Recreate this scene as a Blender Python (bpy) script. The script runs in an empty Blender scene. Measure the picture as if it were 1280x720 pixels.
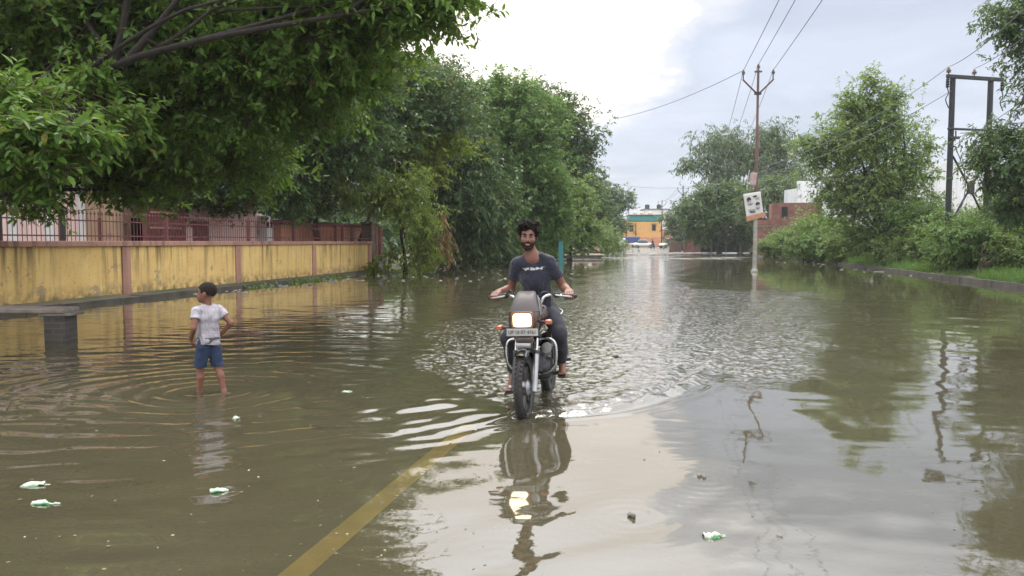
import bpy, bmesh, math, random
import numpy as np
from mathutils import Vector, Matrix, Euler
R = math.radians
random.seed(7)
scn = bpy.context.scene
COL = scn.collection
F_PX, HZ, CH = 950.0, 302.0, 1.45
PITCH = math.atan((360-HZ)/F_PX)
CP, SP = math.cos(PITCH), math.sin(PITCH)
WD = 0.08                                   # depth of the flood over the road

# ------------------------------------------------------------------ camera
cam_d = bpy.data.cameras.new('camera'); cam = bpy.data.objects.new('camera', cam_d); COL.objects.link(cam)
cam.location = (0, 0, CH); cam.rotation_euler = (R(90)-PITCH, 0, 0)
cam_d.sensor_width = 36; cam_d.lens = F_PX/1280*36; cam_d.clip_end = 4000; cam_d.clip_start = .05
scn.camera = cam

def at(px, py, Y):
    """world point at distance Y down the road that is seen in this direction of the survey photo"""
    dx = (px-640)/F_PX; k = (360-py)/F_PX
    d = Vector((dx, CP+k*SP, -SP+k*CP)); t = Y/d.y
    return Vector((d.x*t, Y, CH+d.z*t))
def gp(px, py, z=0.0):
    dx = (px-640)/F_PX; k = (360-py)/F_PX
    d = Vector((dx, CP+k*SP, -SP+k*CP)); t = (z-CH)/d.z
    return Vector((d.x*t, d.y*t, z))
def XL(y): return -12.97+.196*y
def XR(y): return 10.97+.198*y

# ------------------------------------------------------------------ object helpers
def tag(o, label=None, cat=None, group=None, kind=None):
    if label: o['label'] = label
    if cat: o['category'] = cat
    if group: o['group'] = group
    if kind: o['kind'] = kind
    return o
def empty(name, loc=(0, 0, 0), rot=(0, 0, 0), label=None, cat=None, group=None):
    o = bpy.data.objects.new(name, None); COL.objects.link(o)
    o.location = loc; o.rotation_euler = rot; o.empty_display_size = .2
    return tag(o, label, cat, group)
def link(name, me, mats, parent=None, smooth=None):
    if not isinstance(mats, (list, tuple)): mats = [mats]
    for m in mats: me.materials.append(m)
    o = bpy.data.objects.new(name, me); COL.objects.link(o)
    if parent is not None: o.parent = parent
    if smooth is not None:
        me.polygons.foreach_set('use_smooth', [True]*len(me.polygons))
        if smooth < 180: me.set_sharp_from_angle(angle=R(smooth))
    return o
def copy_tree(o, parent=None):
    c = o.copy(); COL.objects.link(c); c.parent = parent
    for ch in list(o.children): copy_tree(ch, c)
    return c
def np_mesh(name, V, quads=None, tris=None, mi=None):
    me = bpy.data.meshes.new(name)
    V = np.ascontiguousarray(V, np.float32)
    me.vertices.add(len(V)); me.vertices.foreach_set('co', V.ravel())
    parts = []; starts = []; off = 0
    for A, n in ((quads, 4), (tris, 3)):
        if A is not None and len(A):
            A = np.asarray(A, np.int32); parts.append(A.ravel())
            starts.append(off+np.arange(len(A))*n); off += A.size
    L = np.concatenate(parts); S = np.concatenate(starts).astype(np.int32)
    me.loops.add(len(L)); me.loops.foreach_set('vertex_index', L)
    me.polygons.add(len(S)); me.polygons.foreach_set('loop_start', S)
    if mi is not None: me.polygons.foreach_set('material_index', np.asarray(mi, np.int32))
    me.update(calc_edges=True); me.validate()
    return me

class MB:
    """collects shapes; build() makes them one mesh object"""
    def __init__(s): s.v = []; s.f = []; s.m = []; s.mi = 0
    def add(s, vs, fs):
        o = len(s.v); s.v += [tuple(v) for v in vs]
        s.f += [tuple(i+o for i in f) for f in fs]; s.m += [s.mi]*len(fs)
    def box(s, c, d, rot=None, bev=0.0):
        bm = bmesh.new(); bmesh.ops.create_cube(bm, size=1)
        for v in bm.verts: v.co = Vector((v.co.x*d[0], v.co.y*d[1], v.co.z*d[2]))
        if bev > 0: bmesh.ops.bevel(bm, geom=bm.edges[:], offset=min(bev, min(d)*.45), segments=2, affect='EDGES', profile=.5)
        M = Matrix.Translation(Vector(c))
        if rot is not None: M = M @ (rot.to_4x4() if isinstance(rot, Matrix) else Euler(rot).to_matrix().to_4x4())
        bm.transform(M); bm.verts.index_update()
        s.add([v.co[:] for v in bm.verts], [[v.index for v in f.verts] for f in bm.faces]); bm.free(); return s
    def loft(s, rings, cap=True, closed=False):
        n = len(rings[0]); vs = [p for r in rings for p in r]; fs = []
        K = len(rings)
        for i in range(K if closed else K-1):
            a = i*n; b = ((i+1) % K)*n
            for j in range(n): k = (j+1) % n; fs.append((a+j, a+k, b+k, b+j))
        if cap and not closed:
            fs.append(tuple(range(n))[::-1]); fs.append(tuple((K-1)*n+j for j in range(n)))
        s.add(vs, fs); return s
    def tube(s, pts, r, n=8, closed=False, cap=True):
        pts = [Vector(p) for p in pts]; K = len(pts)
        rr = r if isinstance(r, (list, tuple)) else [r]*K
        rings = []; up = None
        for i, p in enumerate(pts):
            if closed: t = pts[(i+1) % K]-pts[i-1]
            else: t = pts[min(i+1, K-1)]-pts[max(i-1, 0)]
            if t.length < 1e-9: t = Vector((0, 0, 1))
            t.normalize()
            if up is None:
                up = Vector((0, 0, 1)) if abs(t.z) < .9 else Vector((1, 0, 0))
            u = up-t*up.dot(t)
            if u.length < 1e-5: u = t.orthogonal()
            u.normalize(); w = t.cross(u); up = u
            rings.append([p+(u*math.cos(a)+w*math.sin(a))*rr[i] for a in [2*math.pi*j/n for j in range(n)]])
        return s.loft(rings, cap, closed)
    def lathe(s, prof, c, axis=(0, 0, 1), n=24):
        """profile of (radius, height) turned about axis through c"""
        ax = Vector(axis).normalized(); u = ax.orthogonal().normalized(); w = ax.cross(u); c = Vector(c)
        rings = [[c+ax*h+(u*math.cos(a)+w*math.sin(a))*max(r, 1e-4) for a in [2*math.pi*j/n for j in range(n)]] for r, h in prof]
        return s.loft(rings)
    def ball(s, c, r, n=12, m=8):
        rx, ry, rz = r if isinstance(r, (list, tuple)) else (r, r, r)
        c = Vector(c); rings = []
        for i in range(m+1):
            th = math.pi*(i/m); th = min(max(th, .02), math.pi-.02)
            rings.append([c+Vector((rx*math.sin(th)*math.cos(2*math.pi*j/n), ry*math.sin(th)*math.sin(2*math.pi*j/n), -rz*math.cos(th))) for j in range(n)])
        return s.loft(rings)
    def build(s, name, mats, parent=None, smooth=None):
        me = bpy.data.meshes.new(name); me.from_pydata(s.v, [], s.f); me.update()
        if any(s.m): me.polygons.foreach_set('material_index', s.m)
        bm = bmesh.new(); bm.from_mesh(me); bmesh.ops.recalc_face_normals(bm, faces=bm.faces[:]); bm.to_mesh(me); bm.free()
        return link(name, me, mats, parent, smooth)

def sring(c, a, b, u=(1, 0, 0), v=(0, 1, 0), n=24, p=2.5):
    c = Vector(c); u = Vector(u); v = Vector(v); out = []
    for j in range(n):
        t = 2*math.pi*j/n; ct, st = math.cos(t), math.sin(t)
        out.append(c+u*(a*math.copysign(abs(ct)**(2/p), ct))+v*(b*math.copysign(abs(st)**(2/p), st)))
    return out
def smooth_path(pts, k=6):
    pts = [Vector(p) for p in pts]; out = []
    for i in range(len(pts)-1):
        p0 = pts[max(i-1, 0)]; p1 = pts[i]; p2 = pts[i+1]; p3 = pts[min(i+2, len(pts)-1)]
        for j in range(k):
            t = j/k
            out.append(.5*((2*p1)+(p2-p0)*t+(2*p0-5*p1+4*p2-p3)*t*t+(3*p1-p0-3*p2+p3)*t**3))
    out.append(pts[-1]); return out
def text_mesh(s, size, extrude=.0008, align='CENTER'):
    c = bpy.data.curves.new('lettering', 'FONT'); c.body = s; c.size = size; c.extrude = extrude
    c.align_x = align; c.align_y = 'CENTER'
    o = bpy.data.objects.new('lettering', c); COL.objects.link(o)
    dg = bpy.context.evaluated_depsgraph_get(); dg.update()
    me = bpy.data.meshes.new_from_object(o.evaluated_get(dg))
    bpy.data.objects.remove(o); return me

# ------------------------------------------------------------------ materials
class NT:
    def __init__(s, m): s.t = m.node_tree; s.n = s.t.nodes; s.l = s.t.links
    def new(s, ty, **kw):
        x = s.n.new(ty)
        for k, v in kw.items():
            if hasattr(x, k) and k not in ('Scale',): setattr(x, k, v)
        return x
    def set(s, sock, v):
        if hasattr(v, 'is_output') or isinstance(v, bpy.types.NodeSocket): s.l.new(v, sock)
        else: sock.default_value = v
    def math(s, op, a, b=0.0, c=None, clamp=False):
        x = s.n.new('ShaderNodeMath'); x.operation = op; x.use_clamp = clamp
        s.set(x.inputs[0], a); s.set(x.inputs[1], b)
        if c is not None: s.set(x.inputs[2], c)
        return x.outputs[0]
    def noise(s, vec, scale, detail=4, rough=.55, dist=0.0):
        x = s.n.new('ShaderNodeTexNoise'); s.set(x.inputs['Vector'], vec)
        s.set(x.inputs['Scale'], scale); x.inputs['Detail'].default_value = detail
        x.inputs['Roughness'].default_value = rough; x.inputs['Distortion'].default_value = dist
        return x.outputs[0]
    def mapping(s, vec, scale=(1, 1, 1), loc=(0, 0, 0), rot=(0, 0, 0)):
        x = s.n.new('ShaderNodeMapping'); s.l.new(vec, x.inputs[0])
        x.inputs['Scale'].default_value = scale; x.inputs['Location'].default_value = loc; x.inputs['Rotation'].default_value = rot
        return x.outputs[0]
    def ramp(s, fac, stops):
        x = s.n.new('ShaderNodeValToRGB'); s.set(x.inputs[0], fac); e = x.color_ramp.elements
        while len(e) < len(stops): e.new(.5)
        for i, (p, c) in enumerate(stops):
            e[i].position = p; e[i].color = (c, c, c, 1) if not isinstance(c, (tuple, list)) else (*c, 1)
        return x.outputs[0]
    def mix(s, f, a, b, blend='MIX'):
        x = s.n.new('ShaderNodeMix'); x.data_type = 'RGBA'; x.blend_type = blend
        s.set(x.inputs[0], f)
        for i, v in ((6, a), (7, b)):
            s.set(x.inputs[i], (*v, 1) if isinstance(v, (tuple, list)) and len(v) == 3 else v)
        return x.outputs[2]
    def bump(s, h, strength=.3, dist=.02, normal=None):
        x = s.n.new('ShaderNodeBump'); s.set(x.inputs['Height'], h)
        s.set(x.inputs['Strength'], strength); x.inputs['Distance'].default_value = dist
        if normal is not None: s.l.new(normal, x.inputs['Normal'])
        return x.outputs[0]
    def obj(s): return s.n.new('ShaderNodeTexCoord').outputs['Object']
    def pos(s): return s.n.new('ShaderNodeNewGeometry').outputs['Position']
    def sep(s, v):
        x = s.n.new('ShaderNodeSeparateXYZ'); s.l.new(v, x.inputs[0]); return x.outputs
    def comb(s, x, y, z):
        c = s.n.new('ShaderNodeCombineXYZ'); s.set(c.inputs[0], x); s.set(c.inputs[1], y); s.set(c.inputs[2], z); return c.outputs[0]

def base_mat(name):
    m = bpy.data.materials.new(name); m.use_nodes = True; t = NT(m)
    return m, t, t.n['Principled BSDF']
def mat(name, c, rough=.5, metal=0.0, spec=.5, var=.25, vscale=6.0, c2=None, bump=0.0, bscale=60.0, emit=None, es=0.0, coat=0.0):
    """plain material whose colour wanders between two tones with noise, plus fine bump"""
    m, t, b = base_mat(name); o = t.obj()
    c2 = c2 or tuple(max(0, x*(1-var)) for x in c)
    f = t.ramp(t.noise(o, vscale, 5, .6), [(.35, 0.0), (.68, 1.0)])
    t.l.new(t.mix(f, c, c2), b.inputs['Base Color'])
    t.l.new(t.math('ADD', rough-.06, t.math('MULTIPLY', t.noise(o, vscale*2.3, 3), .12)), b.inputs['Roughness'])
    b.inputs['Metallic'].default_value = metal; b.inputs['Specular IOR Level'].default_value = spec
    if coat: b.inputs['Coat Weight'].default_value = coat
    if bump: t.l.new(t.bump(t.noise(o, bscale, 4), bump, .01), b.inputs['Normal'])
    if emit: b.inputs['Emission Color'].default_value = (*emit, 1); b.inputs['Emission Strength'].default_value = es
    return m
def leaf_mat(name, c, c2, trans=.35, gloss=.35):
    m, t, b = base_mat(name); g = t.n.new('ShaderNodeNewGeometry')
    f = g.outputs['Random Per Island']
    n = t.noise(t.pos(), .45, 3)
    ff = t.math('ADD', t.math('MULTIPLY', f, .55), t.math('MULTIPLY', n, .5), clamp=True)
    col = t.mix(ff, c, c2)
    t.l.new(col, b.inputs['Base Color']); b.inputs['Roughness'].default_value = .42; b.inputs['Specular IOR Level'].default_value = gloss
    col = t.mix(t.math('GREATER_THAN', t.math('FRACT', t.math('MULTIPLY', f, 37.0)), .984), col, (.24, .21, .04))
    t.l.new(col, b.inputs['Base Color'])
    tr = t.n.new('ShaderNodeBsdfTranslucent')
    t.l.new(t.mix(.35, col, (.22, .3, .03)), tr.inputs[0])
    mx = t.n.new('ShaderNodeMixShader'); mx.inputs[0].default_value = trans
    t.l.new(b.outputs[0], mx.inputs[1]); t.l.new(tr.outputs[0], mx.inputs[2])
    t.l.new(mx.outputs[0], t.n['Material Output'].inputs[0]); return m
def brick_mat(name, c1, c2, mortar, scale=1.0, rough=.9):
    m, t, b = base_mat(name); o = t.sep(t.obj())
    v = t.comb(t.math('ADD', o[0], o[1]), o[2], 0.0)
    br = t.n.new('ShaderNodeTexBrick'); t.l.new(v, br.inputs['Vector'])
    br.inputs['Color1'].default_value = (*c1, 1); br.inputs['Color2'].default_value = (*c2, 1); br.inputs['Mortar'].default_value = (*mortar, 1)
    br.inputs['Scale'].default_value = scale; br.inputs['Mortar Size'].default_value = .012
    br.inputs['Brick Width'].default_value = .24; br.inputs['Row Height'].default_value = .085
    n = t.noise(t.obj(), 2.2, 5)
    t.l.new(t.mix(t.ramp(n, [(.4, 0.0), (.7, .6)]), br.outputs[0], tuple(x*.35 for x in c1)), b.inputs['Base Color'])
    b.inputs['Roughness'].default_value = rough
    t.l.new(t.bump(t.math('SUBTRACT', t.noise(t.obj(), 30, 3), br.outputs[1]), .5, .01), b.inputs['Normal'])
    return m
def stained_mat(name, c, c2, stain, streak=.6, foot=.5, top=1.4):
    """weathered paint: run-down streaks from the coping, mould blotches, a soiled foot"""
    m, t, b = base_mat(name); o = t.obj(); z = t.sep(o)[2]
    base = t.mix(t.ramp(t.noise(o, 1.6, 5), [(.35, 0.0), (.7, 1.0)]), c, c2)
    st = t.noise(t.mapping(o, (5.5, 5.5, .32)), 1.0, 6, .62, .2)
    big = t.noise(t.mapping(o, (.9, .9, .15)), 1.0, 3)
    up = t.ramp(t.math('DIVIDE', z, top), [(.15, .3), (1.0, 1.0)])
    s1 = t.math('MULTIPLY', t.math('MULTIPLY', t.ramp(st, [(.47, 0.0), (.60, 1.0)]), up), t.ramp(big, [(.36, .25), (.56, 1.0)]))
    col = t.mix(t.math('MULTIPLY', s1, streak), base, stain)
    lo = t.math('MULTIPLY', t.ramp(z, [(.12, 1.0), (.5, 0.0)]), t.ramp(t.noise(o, 5, 6), [(.38, 0.0), (.62, 1.0)]))
    col = t.mix(t.math('MULTIPLY', lo, foot), col, tuple(x*.8 for x in stain))
    sp = t.ramp(t.noise(o, 22, 4, .7), [(.6, 0.0), (.66, .8)])
    col = t.mix(t.math('MULTIPLY', sp, .5), col, stain)
    peel = t.ramp(t.math('ADD', t.noise(t.mapping(o, (1, 1, 1), (5, 2, 9)), 1.9, 7, .68), t.math('MULTIPLY', t.ramp(z, [(.1, .10), (.9, 0.0)]), 1.0)), [(.635, 0.0), (.655, 1.0)])
    col = t.mix(t.math('MULTIPLY', peel, .6), col, tuple(.35*a+.10 for a in stain) if foot < .85 else (.25, .2, .14))
    t.l.new(col, b.inputs['Base Color']); b.inputs['Roughness'].default_value = .9
    t.l.new(t.bump(t.noise(o, 25, 6, .7), .35, .015), b.inputs['Normal']); return m

M = {}
M['yellow'] = stained_mat('weathered_yellow_paint', (.74, .52, .2), (.64, .42, .145), (.085, .065, .035), .8, .9, 1.35)
M['pink_trim'] = stained_mat('weathered_pink_paint', (.43, .235, .18), (.35, .19, .14), (.09, .05, .04), .6, .5)
M['pink_wall'] = stained_mat('pale_pink_plaster', (.78, .58, .55), (.7, .5, .48), (.3, .2, .18), .35, .3, 4)
M['tan_wall'] = stained_mat('tan_plaster', (.42, .3, .2), (.35, .24, .16), (.15, .1, .07), .4, .3, 4)
M['white_wall'] = stained_mat('white_plaster', (.72, .73, .74), (.62, .63, .65), (.3, .3, .3), .3, .3, 5)
M['cream_wall'] = stained_mat('cream_plaster', (.6, .52, .42), (.5, .43, .35), (.22, .18, .14), .35, .3, 5)
M['maroon'] = mat('maroon_iron_paint', (.15, .045, .045), .55, var=.4)
M['dark_iron'] = mat('dark_iron', (.03, .022, .022), .6, var=.3)
M['roof_brown'] = mat('brown_fascia', (.13, .055, .04), .7)
M['concrete'] = mat('stained_concrete', (.2, .18, .15), .9, c2=(.09, .08, .065), vscale=3, bump=.4, bscale=40)
M['kerb'] = mat('kerb_concrete', (.09, .08, .068), .85, c2=(.04, .036, .03), vscale=2.2, bump=.5, bscale=30)
M['bench_brick'] = brick_mat('dark_brick', (.08, .068, .06), (.035, .03, .027), (.09, .08, .07))  # bricks in two very dark brown tones
M['slab'] = mat('stone_slab', (.23, .19, .16), .8, c2=(.12, .1, .085), vscale=4, bump=.3, bscale=50)
M['red_brick'] = brick_mat('red_brick', (.27, .09, .07), (.2, .065, .05), (.2, .16, .14))
M['old_brick'] = brick_mat('old_brick', (.2, .11, .085), (.13, .075, .06), (.19, .165, .14))
M['grey_brick'] = brick_mat('plastered_brick', (.26, .23, .2), (.12, .1, .09), (.3, .28, .26))
M['bark'] = mat('bark', (.03, .023, .018), .95, c2=(.013, .010, .008), vscale=7, bump=.9, bscale=18)
M['bark_pale'] = mat('pale_bark', (.15, .12, .085), .95, c2=(.07, .055, .04), vscale=7, bump=.8, bscale=18)
M['twig'] = mat('twig', (.07, .05, .03), .9)
M['leaf_big'] = leaf_mat('broad_leaf', (0.05, 0.122, 0.022), (0.15, 0.27, 0.042), .46, .3)
M['leaf_dark'] = leaf_mat('dark_leaf', (.042, .092, .036), (.1, .17, .062), .34, .25)
M['leaf_mid'] = leaf_mat('mid_leaf', (.075, .165, .04), (.15, .27, .07), .42, .25)
M['leaf_light'] = leaf_mat('light_leaf', (0.120, 0.204, 0.054), (0.228, 0.324, 0.102), .45, .25)
M['leaf_yellow'] = leaf_mat('yellow_green_leaf', (0.108, 0.180, 0.018), (0.240, 0.300, 0.036), .48, .25)
M['leaf_grey'] = leaf_mat('grey_green_leaf', (.07, .12, .055), (.13, .19, .09), .36, .25)
M['leaf_fine'] = leaf_mat('feathery_leaf', (.16, .27, .04), (.32, .4, .09), .5, .25)
M['leaf_dry'] = leaf_mat('dry_vine_leaf', (0.240, 0.144, 0.060), (0.408, 0.264, 0.120), .3)
M['chrome'] = mat('chrome', (.5, .5, .5), .2, 1.0, var=.15)
M['steel'] = mat('dull_steel', (.36, .36, .37), .38, 1.0, var=.3)
M['alloy'] = mat('dark_alloy', (.07, .07, .073), .42, .8, var=.3)
M['rubber'] = mat('tyre_rubber', (.010, .010, .010), .75, c2=(.026, .023, .019), vscale=12, bump=.15)
M['black_plastic'] = mat('black_plastic', (.02, .02, .02), .45, var=.3)
M['black_paint'] = mat('black_gloss_paint', (.014, .013, .014), .2, coat=.6, var=.3)
M['brown_paint'] = mat('brown_metallic_paint', (.06, .028, .02), .25, .2, coat=.7, var=.3)
M['fairing'] = mat('grey_brown_fairing', (.085, .072, .072), .5, spec=.35, coat=.08, var=.25)
M['smoke_screen'] = mat('smoky_windscreen', (.17, .165, .175), .15, coat=.6, var=.15)
M['amber'] = mat('amber_lens', (.36, .085, .03), .3, coat=.5, var=.2)
M['lamp'] = mat('lit_headlamp', (.9, .85, .7), .3, emit=(1.0, .80, .46), es=2.6)
M['lamp_rim'] = mat('lamp_bezel', (.22, .09, .03), .3, coat=.5)  # orange cast of the lit lamp is put into the bezel colour
M['plate'] = mat('number_plate_white', (.38, .37, .35), .5, var=.2)
M['ink'] = mat('black_ink', (.02, .02, .02), .6)
M['white_ink'] = mat('pale_lettering', (.7, .68, .66), .5)
M['seat'] = mat('black_vinyl', (.02, .02, .022), .5, bump=.2)
M['pole_maroon'] = mat('maroon_steel_pole', (.12, .05, .045), .6, c2=(.07, .035, .03), vscale=3)
M['pole_grey'] = mat('silver_painted_pole', (.36, .35, .32), .55, c2=(.22, .2, .17), vscale=4)
M['pole_dark'] = mat('dark_steel_pole', (.014, .015, .02), .6)
M['pole_conc'] = mat('far_concrete_pole', (.14, .14, .15), .8)
M['insul'] = mat('porcelain_insulator', (.06, .03, .025), .25, coat=.5)
M['wire'] = mat('cable_aluminium', (.12, .12, .14), .6)
M['teal'] = mat('turquoise_paint', (.03, .2, .185), .6, c2=(.02, .17, .17))
M['orange_wall'] = stained_mat('orange_plaster', (.68, .38, .13), (.6, .32, .1), (.3, .16, .08), .35, .3, 6)
M['salmon_wall'] = stained_mat('salmon_plaster', (.55, .27, .17), (.48, .23, .14), (.25, .14, .1), .35, .3, 3)
M['dark_open'] = mat('dark_window_glass', (.02, .02, .022), .2)
M['car_white'] = mat('white_car_paint', (.75, .75, .75), .25, coat=.6, var=.06)
M['car_glass'] = mat('car_glass', (.02, .025, .03), .08, coat=.5)
M['blue_tarp'] = mat('blue_tarpaulin', (.03, .06, .2), .6)
M['poster'] = mat('poster_paper', (.62, .62, .6), .7, var=.12)
M['poster_orange'] = mat('poster_orange', (.5, .24, .14), .8, c2=(.4, .2, .13), vscale=8)
M['poster_pink'] = mat('poster_pink', (.46, .33, .31), .7)
M['rope'] = mat('pale_rope', (.45, .45, .42), .9)

# skin, cloth
def skin_mat(name, c, c2):
    m, t, b = base_mat(name); o = t.obj()
    t.l.new(t.mix(t.ramp(t.noise(o, 9, 4), [(.35, 0.0), (.65, 1.0)]), c, c2), b.inputs['Base Color'])
    b.inputs['Roughness'].default_value = .5; b.inputs['Subsurface Weight'].default_value = .12
    b.inputs['Subsurface Radius'].default_value = (.012, .005, .003); b.inputs['Specular IOR Level'].default_value = .4
    t.l.new(t.bump(t.noise(o, 90, 4), .12, .003), b.inputs['Normal']); return m
M['skin'] = skin_mat('brown_skin', (.225, .108, .078), (.165, .076, .053))
M['skin_boy'] = skin_mat('boy_skin', (.2, .085, .05), (.15, .06, .036))
M['lip'] = mat('lips', (.25, .09, .075), .4)
M['teeth'] = mat('teeth', (.3, .26, .22), .5)
M['hair'] = mat('dark_hair', (.016, .012, .010), .85, spec=.15, var=.5, vscale=40, bump=.8, bscale=120)
M['hair_boy'] = mat('short_black_hair', (.022, .015, .013), .85, spec=.2, var=.5, vscale=60, bump=.9, bscale=160)
M['beard'] = mat('dark_beard', (.045, .03, .024), .95, spec=.1, var=.5, vscale=60, bump=.8, bscale=150)
M['eye_white'] = mat('eye_white', (.12, .09, .08), .6)  # shade of the eye sockets is put into this dark tone
M['iris'] = mat('dark_iris', (.015, .01, .008), .1)
M['sandal'] = mat('sandal_strap', (.03, .025, .022), .6)
def shirt_mat(name, c, c2, kind):
    m, t, b = base_mat(name); o = t.obj(); x, y, z = t.sep(o)
    col = t.mix(t.ramp(t.noise(o, 5, 5), [(.35, 0.0), (.65, 1.0)]), c, c2)
    if kind == 'band':      # broken pale lettering band across the chest
        zz = t.math('SUBTRACT', z, t.math('MULTIPLY', x, .04))
        inb = t.math('MULTIPLY', t.math('LESS_THAN', t.math('ABSOLUTE', t.math('SUBTRACT', zz, 1.282)), .013),
                     t.math('LESS_THAN', t.math('ABSOLUTE', t.math('ADD', x, .0)), .115))
        fr = t.math('LESS_THAN', y, .62)
        n = t.ramp(t.noise(t.mapping(o, (38, 4, 75)), 1.0, 2), [(.4, 0.0), (.47, 1.0)])
        f = t.math('MULTIPLY', t.math('MULTIPLY', inb, fr), n)
        col = t.mix(f, col, (.5, .5, .52))
    else:                   # faint stripes and a smudged dark print low on the back
        s = t.ramp(t.noise(t.mapping(o, (38, 38, 1.2)), 1.0, 3), [(.45, 0.0), (.6, 1.0)])
        col = t.mix(t.math('MULTIPLY', s, .4), col, (.26, .24, .28))
        zb = t.math('LESS_THAN', t.math('ABSOLUTE', t.math('SUBTRACT', z, .585)), .028)
        n = t.ramp(t.noise(t.mapping(o, (15, 15, 26)), 1.0, 2), [(.52, 0.0), (.56, 1.0)])
        col = t.mix(t.math('MULTIPLY', zb, n), col, (.06, .055, .07))
    t.l.new(col, b.inputs['Base Color']); b.inputs['Roughness'].default_value = .9
    b.inputs['Sheen Weight'].default_value = .15
    w = t.noise(t.mapping(o, (9, 9, 5), (0, 0, 0), (0, .5, 0)), 1.0, 3, .5, 1.4)
    n1 = t.bump(w, 1.0, .05)
    t.l.new(t.bump(t.noise(o, 300, 2), .15, .002, n1), b.inputs['Normal']); return m
M['shirt_navy'] = shirt_mat('slate_blue_tshirt', (.02, .022, .04), (.013, .0145, .027), 'band')
M['shirt_grey'] = shirt_mat('light_grey_tshirt', (.42, .39, .425), (.3, .28, .315), 'print')
M['trousers'] = mat('charcoal_jeans', (.018, .019, .026), .85, c2=(.036, .037, .05), vscale=5, bump=.5, bscale=25)
M['denim'] = mat('blue_denim', (.012, .022, .055), .9, c2=(.025, .045, .095), vscale=9, bump=.5, bscale=40)

# packets
M['packet_white'] = mat('crumpled_white_packet', (.62, .65, .58), .4, c2=(.3, .42, .27), vscale=40, bump=.6, bscale=60, coat=.3)
M['packet_green'] = mat('packet_green_print', (.03, .2, .07), .4, c2=(.1, .35, .15), vscale=30)
M['scrap'] = mat('pale_scraps', (.36, .34, .29), .8, var=.6, vscale=2.0)
M['debris'] = mat('wet_leaf_debris', (.09, .07, .035), .7, c2=(.2, .17, .1), vscale=3)
M['foam_mat'] = mat('dirty_foam', (.2, .19, .16), .7, c2=(.08, .07, .055), vscale=30)

# ------------------------------------------------------------------ world and sun
SUN_AZ, SUN_EL = R(4), R(62)
GD = Vector((math.sin(R(3))*math.cos(R(18)), math.cos(R(3))*math.cos(R(18)), math.sin(R(18))))   # the thin bright gap in the cloud          # azimuth from +Y towards +X
SD = Vector((math.sin(SUN_AZ)*math.cos(SUN_EL), math.cos(SUN_AZ)*math.cos(SUN_EL), math.sin(SUN_EL)))
def make_world():
    w = bpy.data.worlds.new('World'); scn.world = w; w.use_nodes = True
    t = NT(w); bg = t.n['Background']
    sky = t.n.new('ShaderNodeTexSky'); sky.sky_type = 'NISHITA'; sky.sun_disc = False
    sky.sun_elevation = SUN_EL; sky.sun_rotation = SUN_AZ; sky.dust_density = 2.0; sky.air_density = 1.2
    d = t.n.new('ShaderNodeTexCoord').outputs['Generated']
    x, y, z = t.sep(d)
    zz = t.math('ADD', t.math('MAXIMUM', z, 0.0), .16)
    cv = t.comb(t.math('DIVIDE', x, zz), t.math('DIVIDE', y, zz), 0.0)
    n1 = t.noise(t.mapping(cv, (1, 1, 1), (3.3, 1.2, 0)), .55, 8, .56, .25)
    n2 = t.noise(t.mapping(cv, (1, 1, 1), (7.7, 4.1, 2)), 1.7, 7, .6, .3)
    dot = t.n.new('ShaderNodeVectorMath'); dot.operation = 'DOT_PRODUCT'
    t.l.new(d, dot.inputs[0]); dot.inputs[1].default_value = GD
    cosang = dot.outputs['Value']
    glow = t.ramp(cosang, [(.86, 0.0), (.95, .5), (.985, 1.0)])
    wide = t.ramp(cosang, [(.2, 0.0), (1.0, 1.0)])
    # the grey bank lies east of the road's axis, with a ragged edge
    bank = t.math('ADD', t.math('MULTIPLY', t.math('SUBTRACT', x, .10), 4.6), t.math('MULTIPLY', t.math('SUBTRACT', n1, .5), 2.6))
    bank = t.math('ADD', bank, t.math('MULTIPLY', t.math('SUBTRACT', n2, .5), 2.6))
    bank = t.math('SUBTRACT', bank, t.math('MULTIPLY', t.math('SUBTRACT', z, .15), 5.2))
    grey = t.ramp(t.math('ADD', bank, .5), [(.34, 0.0), (.44, .75), (.8, 1.0)])
    white = t.mix(glow, (5.6, 5.8, 6.2), (8.6, 7.9, 7.3))
    gcol = t.mix(t.ramp(n2, [(.3, 0.0), (.7, 1.0)]), (2.75, 3.05, 3.65), (3.95, 4.2, 4.85))
    gcol = t.mix(wide, (3.5, 3.75, 4.4), gcol)
    cl = t.mix(grey, white, gcol)
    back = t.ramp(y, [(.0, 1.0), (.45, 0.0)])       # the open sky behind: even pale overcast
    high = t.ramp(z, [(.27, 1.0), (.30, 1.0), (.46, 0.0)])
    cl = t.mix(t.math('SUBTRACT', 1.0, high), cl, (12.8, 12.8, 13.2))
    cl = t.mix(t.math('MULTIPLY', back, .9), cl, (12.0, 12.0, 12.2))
    low = t.ramp(z, [(0.0, 1.0), (.13, 0.0)])
    cl = t.mix(t.math('MULTIPLY', low, .55), cl, (4.2, 4.45, 4.95))
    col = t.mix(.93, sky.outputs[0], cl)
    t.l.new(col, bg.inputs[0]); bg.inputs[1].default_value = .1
make_world()
sl = bpy.data.lights.new('sun', 'SUN'); so = bpy.data.objects.new('sun', sl); COL.objects.link(so)
sl.energy = 1.5; sl.angle = R(34); sl.color = (1, .95, .86)
so.rotation_euler = SD.to_track_quat('Z', 'Y').to_euler(); so.location = (0, 0, 40)
vs = scn.view_settings; vs.view_transform = 'Standard'; vs.look = 'None'; vs.gamma = 1; vs.exposure = 1.05; vs.use_curve_mapping = False
cy = scn.cycles; cy.max_bounces = 7; cy.diffuse_bounces = 3; cy.glossy_bounces = 4; cy.transmission_bounces = 4; cy.transparent_max_bounces = 8
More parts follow.
